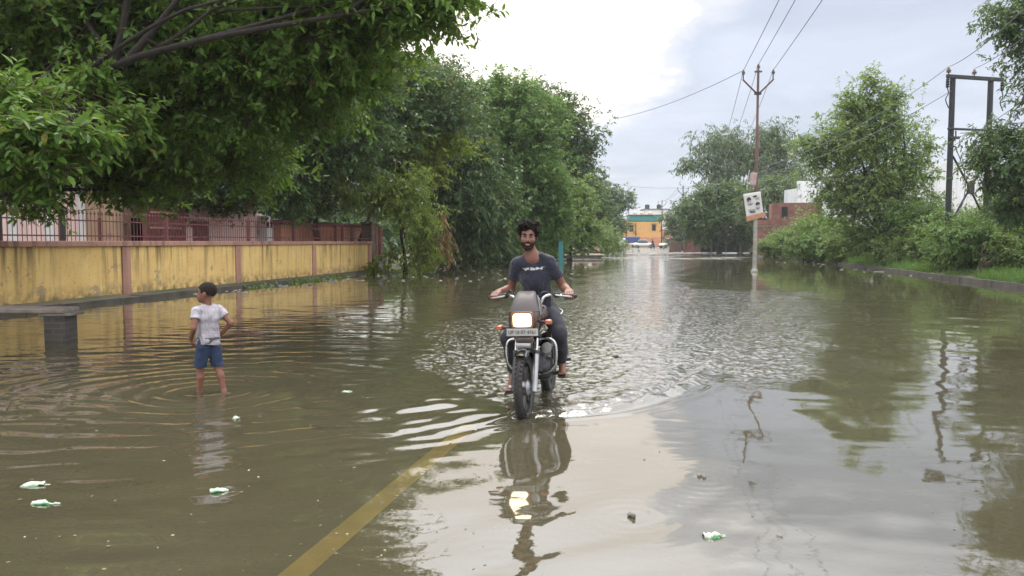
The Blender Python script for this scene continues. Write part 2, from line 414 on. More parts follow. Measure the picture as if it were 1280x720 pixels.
cy.volume_bounces = 1; cy.use_denoising = True; cy.caustics_reflective = False; cy.caustics_refractive = False; cy.sample_clamp_indirect = 6

# ------------------------------------------------------------------ ground, road, water
def sines(X, Y, rng, n, l0, l1, slope):
    Z = np.zeros_like(X)
    for _ in range(n):
        lam = math.exp(rng.uniform(math.log(l0), math.log(l1))); a = rng.uniform(0, 2*math.pi); k = 2*math.pi/lam
        Z += slope*lam/(2*math.pi)*np.sin(k*(X*math.cos(a)+Y*math.sin(a))+rng.uniform(0, 6.28))
    return Z/math.sqrt(n)
def road_z(y, u):
    """height of the carriageway; u runs 0..1 from the left kerb to the right"""
    pts = [(-60, -.10), (5, -.08), (45, -.08), (56, -.035), (62, .0), (70, .004), (76, -.02), (86, -.015), (98, .05), (150, .25), (400, .9)]
    z = np.interp(y, [p[0] for p in pts], [p[1] for p in pts])
    z = z+.012*np.sin(y*.9+u*9)*np.clip((y-45)/20, 0, 1)+.010*np.sin(y*.37-u*14)*np.clip((y-45)/20, 0, 1)
    return z-.05*np.clip((abs(u-.5)-.30)/.2, 0, 1)*np.clip((y-45)/10, 0, 1)
def build_ground():
    ys = np.concatenate([np.arange(-60, 20, 4), np.arange(20, 120, 2), np.arange(120, 240, 10), np.array([260, 300, 350, 400])])
    offL = [200, 120, 60, 30, 15, 8, 4, 2, .5]; nin = 31
    offR = [.5, 1.2, 2.5, 4.5, 8, 15, 30, 60, 120, 200]
    rng = np.random.default_rng(3); rows = []
    for y in ys:
        xl, xr = XL(min(y, 230)), XR(min(y, 230)); far = .0018*max(0, y-90)
        row = []
        for o in offL: row.append((xl-o, y, .14+min(o, 40)*.012+far+(rng.normal(0, .02) if o > 1 else 0)))
        for i in range(nin):
            u = i/(nin-1); row.append((xl+(xr-xl)*u, y, float(road_z(y, u))-.012))
        for o in offR: row.append((xr+o, y, .12+.05*min(o, 3)+min(o, 40)*.010+far+(rng.normal(0, .04) if o > 1 else 0)))
        rows.append(row)
    V = np.array(rows, np.float32); a, b = V.shape[:2]; I = np.arange(a*b).reshape(a, b)
    Q = np.stack([I[:-1, :-1], I[:-1, 1:], I[1:, 1:], I[1:, :-1]], -1).reshape(-1, 4)
    m, t, bs = base_mat('verge_soil'); p = t.pos()
    c = t.mix(t.ramp(t.noise(p, .7, 6, .65), [(.4, 0.0), (.6, 1.0)]), (.13, .1, .065), (.055, .085, .025))
    c = t.mix(t.ramp(t.noise(p, 5, 5, .7), [(.45, 0.0), (.65, .7)]), c, (.1, .08, .05))
    t.l.new(c, bs.inputs['Base Color']); bs.inputs['Roughness'].default_value = .95
    t.l.new(t.bump(t.noise(p, 9, 6, .7), .6, .05), bs.inputs['Normal'])
    o = link('ground', np_mesh('ground', V.reshape(-1, 3), Q), m, smooth=180); tag(o, kind='structure')
    # the carriageway, a sheet just above the soil between the kerbs
    ys = np.concatenate([np.arange(-60, 44, 2.0), np.arange(44, 104, .5), np.arange(104, 200, 3.0)])
    us = np.linspace(.005, .995, 61); Yg, U = np.meshgrid(ys, us, indexing='ij')
    Xg = XL(Yg)+(XR(Yg)-XL(Yg))*U; Z = road_z(Yg, U)
    V = np.stack([Xg, Yg, Z], -1).reshape(-1, 3); a, b = Yg.shape; I = np.arange(a*b).reshape(a, b)
    Q = np.stack([I[:-1, :-1], I[:-1, 1:], I[1:, 1:], I[1:, :-1]], -1).reshape(-1, 4)
    m, t, bs = base_mat('wet_asphalt'); p = t.pos()
    c = t.mix(t.ramp(t.noise(p, .5, 3, .5), [(.35, 0.0), (.68, 1.0)]), (.09, .083, .07), (.15, .138, .118))
    t.l.new(c, bs.inputs['Base Color'])
    t.l.new(t.ramp(t.noise(p, .8, 4), [(.4, .12), (.6, .5)]), bs.inputs['Roughness'])
    t.l.new(t.bump(t.noise(p, 14, 5, .7), .35, .02), bs.inputs['Normal'])
    tag(link('road', np_mesh('road', V, Q), m, smooth=180), kind='structure')
    # yellow edge line painted on the drowned road
    b = MB(); a0 = gp(350, 735, -WD); a1 = gp(588, 532, -WD); d = (a1-a0).normalized(); s = Vector((d.y, -d.x, 0))*.07
    P = [a0+d*(-2+i*((a1-a0).length+2)/9) for i in range(10)]
    for i in range(len(P)-1):
        q = [P[i]-s, P[i]+s, P[i+1]+s, P[i+1]-s]
        uu = [(v.x-XL(v.y))/(XR(v.y)-XL(v.y)) for v in q]
        b.add([(v.x, v.y, float(road_z(v.y, u))+.006) for v, u in zip(q, uu)], [(0, 1, 2, 3)])
    tag(b.build('road_marking', mat('worn_yellow_line', (.82, .6, .14), .7, c2=(.6, .43, .12), vscale=2.2)), kind='structure')
build_ground()

BOY = gp(258, 489); BIKE = gp(657, 517)
def poly_sd(X, Y, P):
    """signed distance to a polygon, positive inside"""
    d = np.full(X.shape, 1e9); ins = np.zeros(X.shape, bool); n = len(P)
    for i in range(n):
        (x0, y0), (x1, y1) = P[i], P[(i+1) % n]
        ex, ey = x1-x0, y1-y0; t = np.clip(((X-x0)*ex+(Y-y0)*ey)/(ex*ex+ey*ey+1e-12), 0, 1)
        d = np.minimum(d, np.hypot(X-x0-t*ex, Y-y0-t*ey))
        c = ((y0 > Y) != (y1 > Y)); xi = x0+(Y-y0)/(y1-y0 if abs(y1-y0) > 1e-12 else 1e-12)*ex
        ins ^= c & (X < xi)
    return np.where(ins, d, -d)
def line_d(X, Y, P):
    d = np.full(X.shape, 1e9); tt = np.zeros(X.shape); n = len(P)-1
    for i in range(n):
        (x0, y0), (x1, y1) = P[i], P[i+1]
        ex, ey = x1-x0, y1-y0; t = np.clip(((X-x0)*ex+(Y-y0)*ey)/(ex*ex+ey*ey+1e-12), 0, 1)
        dd = np.hypot(X-x0-t*ex, Y-y0-t*ey); m = dd < d; d[m] = dd[m]; tt[m] = ((i+t)/n)[m]
    return d, tt
def build_water():
    def axis(segs):
        out = [segs[0][0]]
        for a, b, s0, s1 in segs:
            x = a
            while x < b-1e-6:
                f = (x-a)/(b-a); x += s0+(s1-s0)*f; out.append(min(x, b))
        return np.unique(np.round(np.array(out), 4))
    ys = axis([(-14, 1.5, 2, .1), (1.5, 3, .1, .03), (3, 9, .026, .03), (9, 16, .03, .08), (16, 40, .08, .6), (40, 112, .6, 3)])
    xs = axis([(-34, -9, 2.5, .1), (-9, -5, .1, .045), (-5, 3.5, .032, .032), (3.5, 9, .04, .1), (9, 40, .1, 3)])
    Y, X = np.meshgrid(ys, xs, indexing='ij'); rng = np.random.default_rng(11)
    Z = np.zeros_like(X)
    near = np.clip((26-Y)/10, 0, 1)
    # rings spreading from the wading boy
    wob = .10*np.sin(1.3*X+.7*Y)+.07*np.sin(2.3*Y-1.1*X+1)+.035*np.sin(5.1*X+2.0*Y)
    r = np.hypot(X-BOY.x, Y-BOY.y)+wob*np.clip(np.hypot(X-BOY.x, Y-BOY.y)-.3, 0, 1)
    lam = .22+.035*np.clip(r, 0, 5)
    mod = .5+.5*np.clip(sines(X, Y, rng, 8, .8, 2.6, 1.0)*3, -1, 1)+0*np.sin(.9*X-1.6*Y+.5*np.sin(2*X))*np.sin(1.1*Y+.4*X)
    A = .0050*np.clip(r/.3, 0, 1)*np.exp(-np.clip(r-1.2, 0, 9)/3.0)*(.45+.8*mod)
    ph = 2*np.pi*r/lam
    Z += A*(np.sin(ph)+.25*np.sin(2*ph+.6))*near
    # crests running off the front wheel towards the boy's side
    ex, ey = X-(BIKE.x-.1), Y-(BIKE.y-.05); q = (-ex*.70-ey*.0)
    cr = (ex*.72-ey*.70)                                   # across the crests
    al = (-ex*.70-ey*.72)                                  # along the crests, away from the wheel
    g = np.clip(al/.15, 0, 1)*np.exp(-np.clip(al-.4, 0, 9)/1.0)*np.exp(-(np.clip(cr-.15, 0, 9)/.2)**2)*np.exp(-(np.clip(-cr-.75, 0, 9)/.3)**2)
    Z += .0095*g*np.sin(2*np.pi*(cr+.10*al*al+.035*np.sin(5*al)+.02*np.sin(11*al+6*cr))/(.235+.05*np.clip(-cr, -.3, .8)))*(.65+.35*np.sin(3.1*al+7*cr))
    # wind ruffles lying across the left half, patchy
    rf = np.zeros_like(X)
    for _ in range(26):
        lam_ = rng.uniform(.13, .42); a_ = math.pi/2+rng.normal(0, .22); k_ = 2*math.pi/lam_
        rf += .05*lam_/(2*math.pi)*np.sin(k_*(X*math.cos(a_)+Y*math.sin(a_))+rng.uniform(0, 6.28))
    pt = np.clip(.5+.5*sines(X, Y, rng, 9, 1.2, 4, 1.0)*2.2, 0, 1)
    Z += rf/math.sqrt(26)*1.6*pt*np.clip((.2-X)/1.5, .12, 1)*near
    # wake on the other side
    wk = [gp(*p)[:2] for p in ((664, 519), (705, 517), (760, 511), (800, 502), (838, 490), (862, 478), (884, 460), (905, 440), (945, 400), (985, 372))]
    d, tt = line_d(X, Y, wk)
    wid = .045+.05*tt
    Z += .05*(1-.35*tt)*(.3+.7*np.clip(tt/.35, 0, 1))*np.exp(-(d/wid)**2)*(.7+.3*np.sin(9*tt*6.28))-.016*np.exp(-((d-2.0*wid)/wid)**2)+.010*np.exp(-((d-4.2*wid)/(1.1*wid))**2)
    wk2 = [gp(*p)[:2] for p in ((700, 500), (770, 478), (800, 460), (845, 425), (855, 395), (870, 365), (840, 345))]
    d2, t2 = line_d(X, Y, wk2); Z += .010*np.exp(-(d2/(.035+.06*t2))**2)
    # churned lane behind the wheels
    lane = [gp(*p)[:2] for p in ((657, 512), (690, 485), (760, 420), (800, 380), (825, 350), (815, 330), (808, 320))]
    d3, t3 = line_d(X, Y, lane)
    Z += .010*np.exp(-(d3/.28)**2)*sines(X, Y, rng, 14, .12, .35, 1.6)/.1*np.clip((20-Y)/8, 0, 1)*.35
    chop = [gp(*p)[:2] for p in ((664, 521), (640, 508), (588, 490), (540, 462), (508, 430), (540, 405), (610, 384), (690, 364), (735, 348), (775, 334),
            (786, 326), (700, 325), (690, 320), (800, 317), (990, 319), (1010, 326), (880, 328), (850, 338), (838, 350), (870, 361), (1000, 364), (1045, 384), (1030, 430), (985, 470),
            (930, 490), (890, 470), (862, 482), (800, 504), (720, 519))]
    sd = poly_sd(X, Y, chop)+np.maximum(Y, 4)*.4*(.03*np.sin(2.9*X+1.3*Y)+.03*np.sin(1.7*Y-4.1*X+1)+.02*np.sin(7.3*X+3.1*Y))*np.clip((Y-6.9)/1.5, 0, 1)
    C = np.clip(.5+sd/(np.clip((Y-6)*.03, .03, .07)*np.maximum(Y, 4)), 0, 1); C = C*C*(3-2*C)
    C *= np.clip(1.15-.45*np.clip((X-1.6-.2*Y)/2.5, 0, 1), .6, 1)
    Z += C*sines(X, Y, rng, 70, .09, .32, .15)*np.clip((14-Y)/5, 0, 1)
    # slow swell that bends the reflections of poles and trees
    Z += sines(X, Y, rng, 22, .35, 1.6, .016)*near*(1-.5*C)
    # small rings round the floating clods
    for px, py, a in ((787, 646, .0010), (877, 597, .0008), (620, 700, .0007), (420, 700, .0009), (215, 700, .0009)):
        p = gp(px, py); rr = np.hypot(X-p.x, Y-p.y); Z += a*np.sin(2*np.pi*rr/.085)*np.exp(-rr/.3)
    V = np.stack([X, Y, Z], -1).reshape(-1, 3); a, b = X.shape; I = np.arange(a*b).reshape(a, b)
    Q = np.stack([I[:-1, :-1], I[:-1, 1:], I[1:, 1:], I[1:, :-1]], -1).reshape(-1, 4)
    me = np_mesh('water', V, Q)
    at_ = me.attributes.new('chop', 'FLOAT', 'POINT'); at_.data.foreach_set('value', C.astype(np.float32).ravel())
    m = bpy.data.materials.new('flood_water'); m.use_nodes = True; t = NT(m); bs = t.n['Principled BSDF']; p = t.pos()
    ca = t.n.new('ShaderNodeAttribute'); ca.attribute_name = 'chop'; cf = ca.outputs['Fac']
    mud = t.ramp(t.noise(p, .35, 4), [(.3, 0.0), (.7, 1.0)])
    col = t.mix(mud, (.15, .134, .08), (.185, .168, .108))
    h1 = t.noise(t.mapping(p, (1, .8, 1)), 11, 4, .6, .5); h2 = t.noise(t.mapping(p, (1, 1.5, 1)), 2.6, 3, .5)
    nb = t.bump(h1, t.math('ADD', .012, t.math('MULTIPLY', cf, .3)), .03)
    nb = t.bump(h2, t.math('ADD', .02, t.math('MULTIPLY', cf, .1)), .05, nb)
    nz = t.n.new('ShaderNodeTexNoise'); nz.inputs['Scale'].default_value = 21; nz.inputs['Detail'].default_value = 2.5; nz.inputs['Roughness'].default_value = .6; t.l.new(t.mapping(p, (1, .8, 1)), nz.inputs['Vector'])
    def vm(op, a, b):
        x = t.n.new('ShaderNodeVectorMath'); x.operation = op; t.set(x.inputs[0], a); t.set(x.inputs[1], b); return x.outputs[0]
    kk = t.math('MULTIPLY', cf, t.math('ADD', .35, t.math('MULTIPLY', t.noise(p, 1.3, 2), 1.0)))
    nb = vm('NORMALIZE', vm('ADD', nb, vm('MULTIPLY', vm('SUBTRACT', nz.outputs['Color'], (.5, .5, .5)), t.comb(kk, kk, 0.0))), (0, 0, 0))
    fr = t.n.new('ShaderNodeFresnel'); fr.inputs[0].default_value = 2.25; t.l.new(nb, fr.inputs['Normal'])
    tr = t.n.new('ShaderNodeBsdfTransparent'); tr.inputs[0].default_value = (.93, .89, .7, 1)
    df = t.n.new('ShaderNodeBsdfDiffuse'); t.l.new(col, df.inputs[0])
    gl = t.n.new('ShaderNodeBsdfGlossy'); t.l.new(nb, gl.inputs['Normal']); gl.inputs[0].default_value = (1, 1, 1, 1)
    t.l.new(t.math('ADD', .012, t.math('MULTIPLY', cf, .02)), gl.inputs['Roughness'])
    m1 = t.n.new('ShaderNodeMixShader'); m1.inputs[0].default_value = .68
    t.l.new(df.outputs[0], m1.inputs[1]); t.l.new(tr.outputs[0], m1.inputs[2])
    mx = t.n.new('ShaderNodeMixShader'); t.l.new(fr.outputs[0], mx.inputs[0])
    t.l.new(m1.outputs[0], mx.inputs[1]); t.l.new(gl.outputs[0], mx.inputs[2]); t.l.new(mx.outputs[0], t.n['Material Output'].inputs[0]); t.n.remove(bs)
    tag(link('water', me, m, smooth=180), kind='structure')
build_water()

def kerb(off, y0, y1, fx, top, w, side, lbl):
    b = MB(); n = int((y1-y0)/.9); rng = random.Random(5)
    for i in range(n):
        ya, yb = y0+i*.9, y0+i*.9+.885; xa, xb = fx(ya), fx(yb); tz = top+rng.uniform(-.012, .012); dx = rng.uniform(-.012, .012)
        lo = -.25
        x0, x1 = (-w, 0) if side < 0 else (0, w)
        vs = [(xa+x0+dx, ya, lo), (xa+x1+dx, ya, lo), (xb+x1+dx, yb, lo), (xb+x0+dx, yb, lo), (xa+x0+dx, ya, tz), (xa+x1+dx, ya, tz), (xb+x1+dx, yb, tz), (xb+x0+dx, yb, tz)]
        b.add(vs, [(0, 3, 2, 1), (4, 5, 6, 7), (0, 1, 5, 4), (1, 2, 6, 5), (2, 3, 7, 6), (3, 0, 4, 7)])
    tag(b.build('kerb', M['kerb']), kind='structure')
kerb(0, 2, 37, XL, .10, .46, -1, 'left')
kerb(0, 10, 96, XR, .15, .25, 1, 'right')

# ------------------------------------------------------------------ left side: wall, railing, compound
WALL_A = math.atan2(1, .196)                        # the wall's direction
WS = Vector((XL(6)-.49, 6, 0))
WDIR = Vector((math.cos(WALL_A), math.sin(WALL_A), 0)); WN = Vector((-WDIR.y, WDIR.x, 0))
def wall_s(px, t=0.0):                                     # distance along the wall of a photo column
    q = WS+WN*t; k = (px-640)/F_PX; return (k*q.y-q.x)/(WDIR.x-k*WDIR.y)
def wloc(s, t, z=0): return WS+WDIR*s+WN*t+Vector((0, 0, z))
WEND = wall_s(465)
def build_boundary_wall():
    r = empty('boundary_wall', WS, (0, 0, WALL_A), 'stained yellow boundary wall with pink coping beside the flood', 'wall')
    b = MB(); b.box((WEND/2, .13, .58), (WEND, .22, 1.52)); b.build('wall_panel', M['yellow'], r)
    b = MB(); n = int(WEND/2.4)
    for i in range(n):
        a, c = WEND*i/n, WEND*(i+1)/n; b.box(((a+c)/2, .13, 1.40), (c-a-.004, .36, .13), bev=.012)
    b.build('coping', M['pink_trim'], r)
    for px in (-280, -60, 158, 298, 393, 462):
        s = wall_s(px)
        if s > .2: b = MB(); b.box((min(s, WEND-.16), .012, .58), (.30, .06, 1.50), bev=.008); b.build('pilaster', M['pink_trim'], r)
def build_railing():
    r = empty('iron_railing', WS+Vector((0, 0, 1.465)), (0, 0, WALL_A), 'maroon spiked iron railing standing on the yellow wall', 'railing')
    posts = [wall_s(p) for p in (-200, 6, 86, 214, 316, 372, 432)]
    for s in posts:
        if s < .3: continue
        b = MB(); b.box((s, .13, .34), (.10, .10, .68), bev=.01); b.lathe([(.07, 0), (.05, .05), (.0, .12)], (s, .13, .68), n=8)
        b.build('post', M['dark_iron'] if s < wall_s(100) else M['maroon'], r)
    for z in (.12, .48):
        b = MB(); b.box((WEND/2, .13, z), (WEND, .025, .032)); b.build('rail', M['maroon'], r)
    b = MB(); s = 5.0
    while s < WEND-.1:
        b.box((s, .13, .31), (.012, .012, .62)); b.lathe([(.014, 0), (.026, .04), (0.0, .11)], (s, .13, .62), n=4); s += .125
    b.build('pickets', M['maroon'], r)
build_boundary_wall(); build_railing()

def local_building(name, s, t, label, cat, z=.3):
    return empty(name, wloc(s, t, z), (0, 0, WALL_A), label, cat)
def P(parent, name, m, c, d, bev=.0, rot=None):
    b = MB(); b.box(c, d, rot, bev); return b.build(name, m, parent)
# pink house: long pale wall with a slab roof and dark openings
s0, s1 = wall_s(-420, 5.0), wall_s(121, 5.0)
h = local_building('pink_house', (s0+s1)/2, 5.0, 'pale pink house wall behind the spiked railing', 'house')
L = s1-s0
P(h, 'wall', M['pink_wall'], (0, 3, 1.55), (L, 6, 3.1))
rf = P(h, 'roof', M['cream_wall'], (0, 3, 3.2), (L+.8, 6.8, .16))
P(rf, 'parapet', M['pink_wall'], (0, .2, 3.58), (L+.2, .15, .6))
for x in (-L*.38, -L*.1):
    w = P(h, 'window', M['dark_open'], (x, -.01, 1.75), (1.0, .06, 1.1)); P(w, 'window_frame', M['maroon'], (x, -.03, 1.2), (1.2, .14, .07))
    P(h, 'sunshade', M['cream_wall'], (x, -.25, 2.45), (1.5, .5, .08))
for x in (L*.08, L*.2, L*.32, L*.44): P(h, 'pilaster', M['white_wall'], (x, -.05, 1.5), (.28, .1, 3.0), .01)
# tan house next to it
s2, s3 = wall_s(123, 4.4), wall_s(182, 4.4)
h = local_building('tan_house', (s2+s3)/2, 4.4, 'tan plastered house between the pink house and the maroon gate', 'house')
P(h, 'wall', M['tan_wall'], (0, 3, 1.6), (s3-s2-.2, 6, 3.2)); P(h, 'roof', M['cream_wall'], (0, 3, 3.29), (s3-s2+.3, 6.6, .16))
w = P(h, 'door', M['maroon'], (-.6, -.015, .95), (.95, .07, 1.9)); P(h, 'window', M['dark_open'], (.9, -.015, 1.5), (.9, .07, .9))
P(h, 'pillar', M['tan_wall'], (-(s3-s2)/2+.3, -.3, 1.3), (.4, .5, 2.6), .02)
# maroon gate
sg = (wall_s(182, 3.0)+wall_s(231, 3.0))/2; gw = (wall_s(231, 3.0)-wall_s(182, 3.0))/2-.15
h = local_building('compound_gate', sg, 3.0, 'maroon sheet metal gate with rails beyond the yellow wall', 'gate')
for k in (-1, 1):
    l = P(h, 'gate_leaf', M['maroon'], (k*gw/2, 0, 1.15), (gw-.04, .05, 2.1), .01)
    for z in (.5, 1.6, 2.1): P(l, 'rail', M['pink_trim'], (k*gw/2, -.05, z), (gw-.1, .05, .06))
    P(h, 'post', M['maroon'], (k*(gw+.08), 0, 1.2), (.16, .16, 2.4), .01)
# low pinkish house with brown fascia
sa, sb = wall_s(233, 3.2), wall_s(345, 3.2)
h = local_building('low_pink_house', (sa+sb)/2, 3.2, 'low greyish pink house with a brown fascia roof', 'house')
L = sb-sa
P(h, 'wall', M['pink_wall'], (0, 2.5, 1.25), (L, 5, 2.5))
P(h, 'fascia', M['roof_brown'], (-L*.12, 2.2, 2.62), (L*.76, 6.0, .34)); P(h, 'roof', M['concrete'], (-L*.12, 2.3, 2.86), (L*.78, 6.2, .12))
P(h, 'side_wall', M['white_wall'], (L*.38, -.25, 1.1), (L*.24, .4, 2.2))
for i in range(5): P(h, 'window', M['dark_open'], (L*.30+i*.28-.2, -.46, 1.85), (.14, .06, .26))
P(h, 'door', M['maroon'], (-L*.36, -.02, .95), (.9, .06, 1.9))
# dark red outbuilding wall to the end of the yellow wall
sa, sb = wall_s(352, 2.4), wall_s(470, 2.4)
h = local_building('red_outbuilding', (sa+sb)/2, 2.4, 'dark red low shed wall behind the far end of the yellow wall', 'shed')
P(h, 'wall', M['salmon_wall'], (0, 1.5, .95), (sb-sa, 3, 1.9)); P(h, 'roof', M['roof_brown'], (0, 1.5, 1.98), (sb-sa+.4, 3.4, .13))
for x in (-2, 0, 2): P(h, 'pillar', M['pink_trim'], (x, -.06, .95), (.3, .16, 1.88))
# brick gate pier
r = empty('brick_gate_pier', wloc(WEND+1.05, .25, 0), (0, 0, WALL_A), 'old brick gate pier with a wide plinth after the yellow wall', 'pier')
P(r, 'plinth', M['grey_brick'], (.1, .2, .38), (1.75, .9, .86)); P(r, 'shaft', M['old_brick'], (-.30, .2, 1.55), (.52, .5, 1.48)); P(r, 'cap', M['concrete'], (-.30, .2, 2.34), (.66, .64, .1), .01)
P(r, 'corner_trim', M['pink_trim'], (.0, -.08, 1.5), (.07, .07, 1.38))
r = empty('gate_post', wloc(WEND+2.2, .5, .2), (0, 0, WALL_A), 'slim red brick post half hidden under the hanging bush', 'post')
P(r, 'shaft', M['red_brick'], (0, 0, .95), (.3, .3, 1.9)); P(r, 'cap', M['concrete'], (0, 0, 1.94), (.4, .4, .08))
# concrete bench on brick supports in the water
bn = gp(74, 426); ang = R(184)
r = empty('stone_bench', (bn.x-.9, bn.y+.18, -WD), (0, 0, R(3)), 'worn stone slab bench standing in the flood on brick supports', 'bench')
P(r, 'slab', M['slab'], (-.27, 0, .525), (2.48, .46, .075), .02, (0, R(.6), 0))
for x in (.80, -1.1):
    q = P(r, 'support', M['bench_brick'], (x, 0, .24), (.31, .36, .48), .015); P(q, 'bearing_block', M['concrete'], (x+.02, 0, .46), (.46, .42, .05), .015)
# low grey wall and posts beyond the bush, left bank
a, b2 = at(603, 318, 52), at(560, 318, 46)
r = empty('grey_yard_wall', (a.x-1.7, 50, .1), (0, 0, WALL_A), 'broken pale grey yard wall in the shade under the trees', 'wall')
P(r, 'wall_panel', M['concrete'], (0, 0, .5), (9, .2, 1.0))
for x in (-3, 0, 3): P(r, 'pier', M['white_wall'], (x, -.05, .58), (.35, .34, 1.2))
p = gp(701, 331); r = empty('turquoise_post', (p.x, p.y, -.1), (0, 0, 0), 'turquoise painted post at the water edge behind the rider', 'post')
P(r, 'shaft', M['teal'], (0, 0, .72), (.30, .2, 1.5), .02); P(r, 'cap', M['teal'], (0, 0, 1.5), (.36, .26, .08), .01)
p = gp(716, 321); r = empty('white_marker_post', (p.x, p.y, -.1), (0, 0, 0), 'slim whitish post on the far left bank', 'post')
P(r, 'shaft', M['white_wall'], (0, 0, .95), (.26, .26, 2.0), .02); P(r, 'cap', M['concrete'], (0, 0, 1.99), (.34, .34, .08))
p = at(722, 316, 66); r = empty('stone_platform', (p.x, 66, 0), (0, 0, .2), 'flat pale stone platform at the left water edge', 'platform')
P(r, 'top_slab', M['cream_wall'], (0, 0, .32), (4.2, 2.0, .12), .02); P(r, 'base', M['concrete'], (0, 0, .1), (3.8, 1.7, .32))
p = at(733, 310, 72); r = empty('rubble_heap', (p.x, 72, .1), label='heap of pale broken masonry on the far left bank', cat='rubble')
rr = random.Random(4)
for i in range(7): P(r, 'chunk', M['cream_wall'] if i % 2 else M['old_brick'], (rr.uniform(-1, 1), rr.uniform(-.6, .6), .3+.3*rr.random()), (.7, .5, .6), .06, (rr.random(), rr.random(), rr.random()))

# ------------------------------------------------------------------ right side and far end: buildings
def bld(name, p, rz, label, cat): return empty(name, p, (0, 0, rz), label, cat)
p = at(986, 300, 68); h = bld('brick_building', (p.x, 68, .2), R(-14), 'unplastered red brick building behind the pole', 'building')
P(h, 'wall', M['red_brick'], (0, 1.5, 1.6), (5.3, 3, 3.2)); P(h, 'lintel_band', M['concrete'], (0, -.02, 2.6), (5.32, .08, .16))
P(h, 'upper_wall', M['red_brick'], (.55, 1.5, 3.95), (4.1, 2.9, 1.5)); P(h, 'corner_pillar', M['concrete'], (2.6, -.04, 2.4), (.2, .2, 4.8))
w = P(h, 'window', M['dark_open'], (-.4, .0, 3.9), (.5, .1, .9)); 
p = at(1004, 240, 72); h = bld('white_upper_house', (p.x+1.6, 74, .2), R(5), 'white plastered house rising behind the brick building', 'house')
P(h, 'wall', M['white_wall'], (0, 1.5, 3.2), (2.8, 3, 6.4)); P(h, 'parapet', M['white_wall'], (-.6, .1, 6.75), (1.7, .2, .7)); P(h, 'window', M['dark_open'], (.6, -.02, 5.0), (.7, .08, .9))
p = at(1140, 300, 56); h = bld('white_wall_house', (p.x+2.6, 56, .3), R(8), 'large blank white house between the tree and the double pole', 'house')
P(h, 'wall', M['white_wall'], (0, 4, 3.2), (10.5, 8, 6.4)); P(h, 'parapet', M['white_wall'], (-1.0, .1, 6.62), (8.2, .2, .45)); P(h, 'door', M['tan_wall'], (2.6, -.03, 1.1), (1.2, .1, 2.2))
P(h, 'side_room', M['tan_wall'], (3.4, -1.0, 1.5), (2.6, 1.98, 3.0))
p = at(1240, 285, 47); h = bld('tan_block_wall', (p.x, 47, .2), R(8), 'tan block wall showing through bushes under the double pole', 'wall')
P(h, 'wall_panel', M['tan_wall'], (0, 0, 1.3), (4.5, .25, 2.6)); P(h, 'coping', M['cream_wall'], (0, 0, 2.65), (4.6, .34, .1))
p = at(866, 314, 102); h = bld('broken_brick_wall', (p.x, 102, .05), R(2), 'low broken red brick wall at the far right bank', 'wall')
P(h, 'wall_panel', M['red_brick'], (0, 0, .8), (2.6, .3, 1.6), 0); P(h, 'end_block', M['old_brick'], (-2.2, .6, .7), (1.6, .5, 1.5), .05, (0, R(6), 0))
P(h, 'fallen_slab', M['red_brick'], (1.9, -.4, .3), (1.6, .8, .4), .05, (R(15), R(18), 0)); P(h, 'top_course', M['red_brick'], (.4, 0, 1.72), (1.3, .28, .24))
p = at(925, 305, 92); h = bld('dark_shelter', (p.x, 94, .1), R(4), 'dark open shelter on posts under the far right trees', 'shelter')
P(h, 'roof', M['roof_brown'], (0, 1, 2.5), (7.5, 4, .15), 0, (R(6), 0, 0))
for x in (-3.2, -1.4, .4, 2.4): P(h, 'post', M['pole_conc'], (x, -.7, 1.15), (.16, .16, 2.3))
P(h, 'back_wall', M['dark_iron'], (0, 2.6, 1.1), (7, .2, 2.2))
for i, (px, m) in enumerate(((893, 'orange_wall'), (905, 'white_wall'))):
    pass
# orange house closing the road
p = at(806, 306, 165); h = bld('orange_house', (p.x, 165, .25), R(-4), 'orange yellow house with turquoise top storey at the road end', 'house')
P(h, 'wall', M['orange_wall'], (-.6, 4, 2.9), (8.4, 8, 5.2)); P(h, 'ground_floor', M['salmon_wall'], (-.6, 3.8, 1.05), (8.8, 8.2, 2.1))
P(h, 'top_storey', M['teal'], (.2, 3.6, 6.25), (7.2, 7.4, 1.3)); P(h, 'roof', M['concrete'], (.2, 3.6, 6.97), (7.8, 8, .12))
P(h, 'annexe', M['salmon_wall'], (5.6, 3, 1.9), (4.2, 6, 3.8)); P(h, 'balcony', M['orange_wall'], (-5.3, 2.5, 3.6), (2.4, 4.4, 1.0)); P(h, 'balcony_roof', M['orange_wall'], (-5.3, 2.5, 6.1), (2.6, 4.6, .3))
for x, z in ((-2.9, 4.0), (1.9, 4.2)): w = P(h, 'window', M['dark_open'], (x, -.03, z), (.8, .1, 1.3)); P(w, 'sunshade', M['concrete'], (x, -.3, z+.8), (1.3, .5, .1))
for x in (4.8, 6.6): P(h, 'window', M['dark_open'], (x, -.03, 2.9), (.7, .1, .6))
for x in (-4.0, -2.0): P(h, 'downpipe', M['dark_iron'], (x, -.35, 2.6), (.16, .16, 5.2))
for x in (-1.9, -.3, 1.4): t_ = MB(); t_.lathe([(.01, 0), (.45, .02), (.5, .5), (.3, .75), (.2, .8)], (x, 3, 7.04), n=10); t_.build('water_tank', M['cream_wall'], h)
p = at(826, 300, 190); h = bld('far_grey_house', (p.x-.6, 192, .3), 0, 'distant grey flat roofed house behind the orange house', 'house')
P(h, 'wall', M['white_wall'], (0, 3, 4.6), (6, 6, 9.2)); P(h, 'roof', M['concrete'], (0, 3, 9.3), (6.6, 6.6, .2))
for z in (4.5, 7): P(h, 'window', M['dark_open'], (0, -.02, z), (1.4, .1, 1.2))
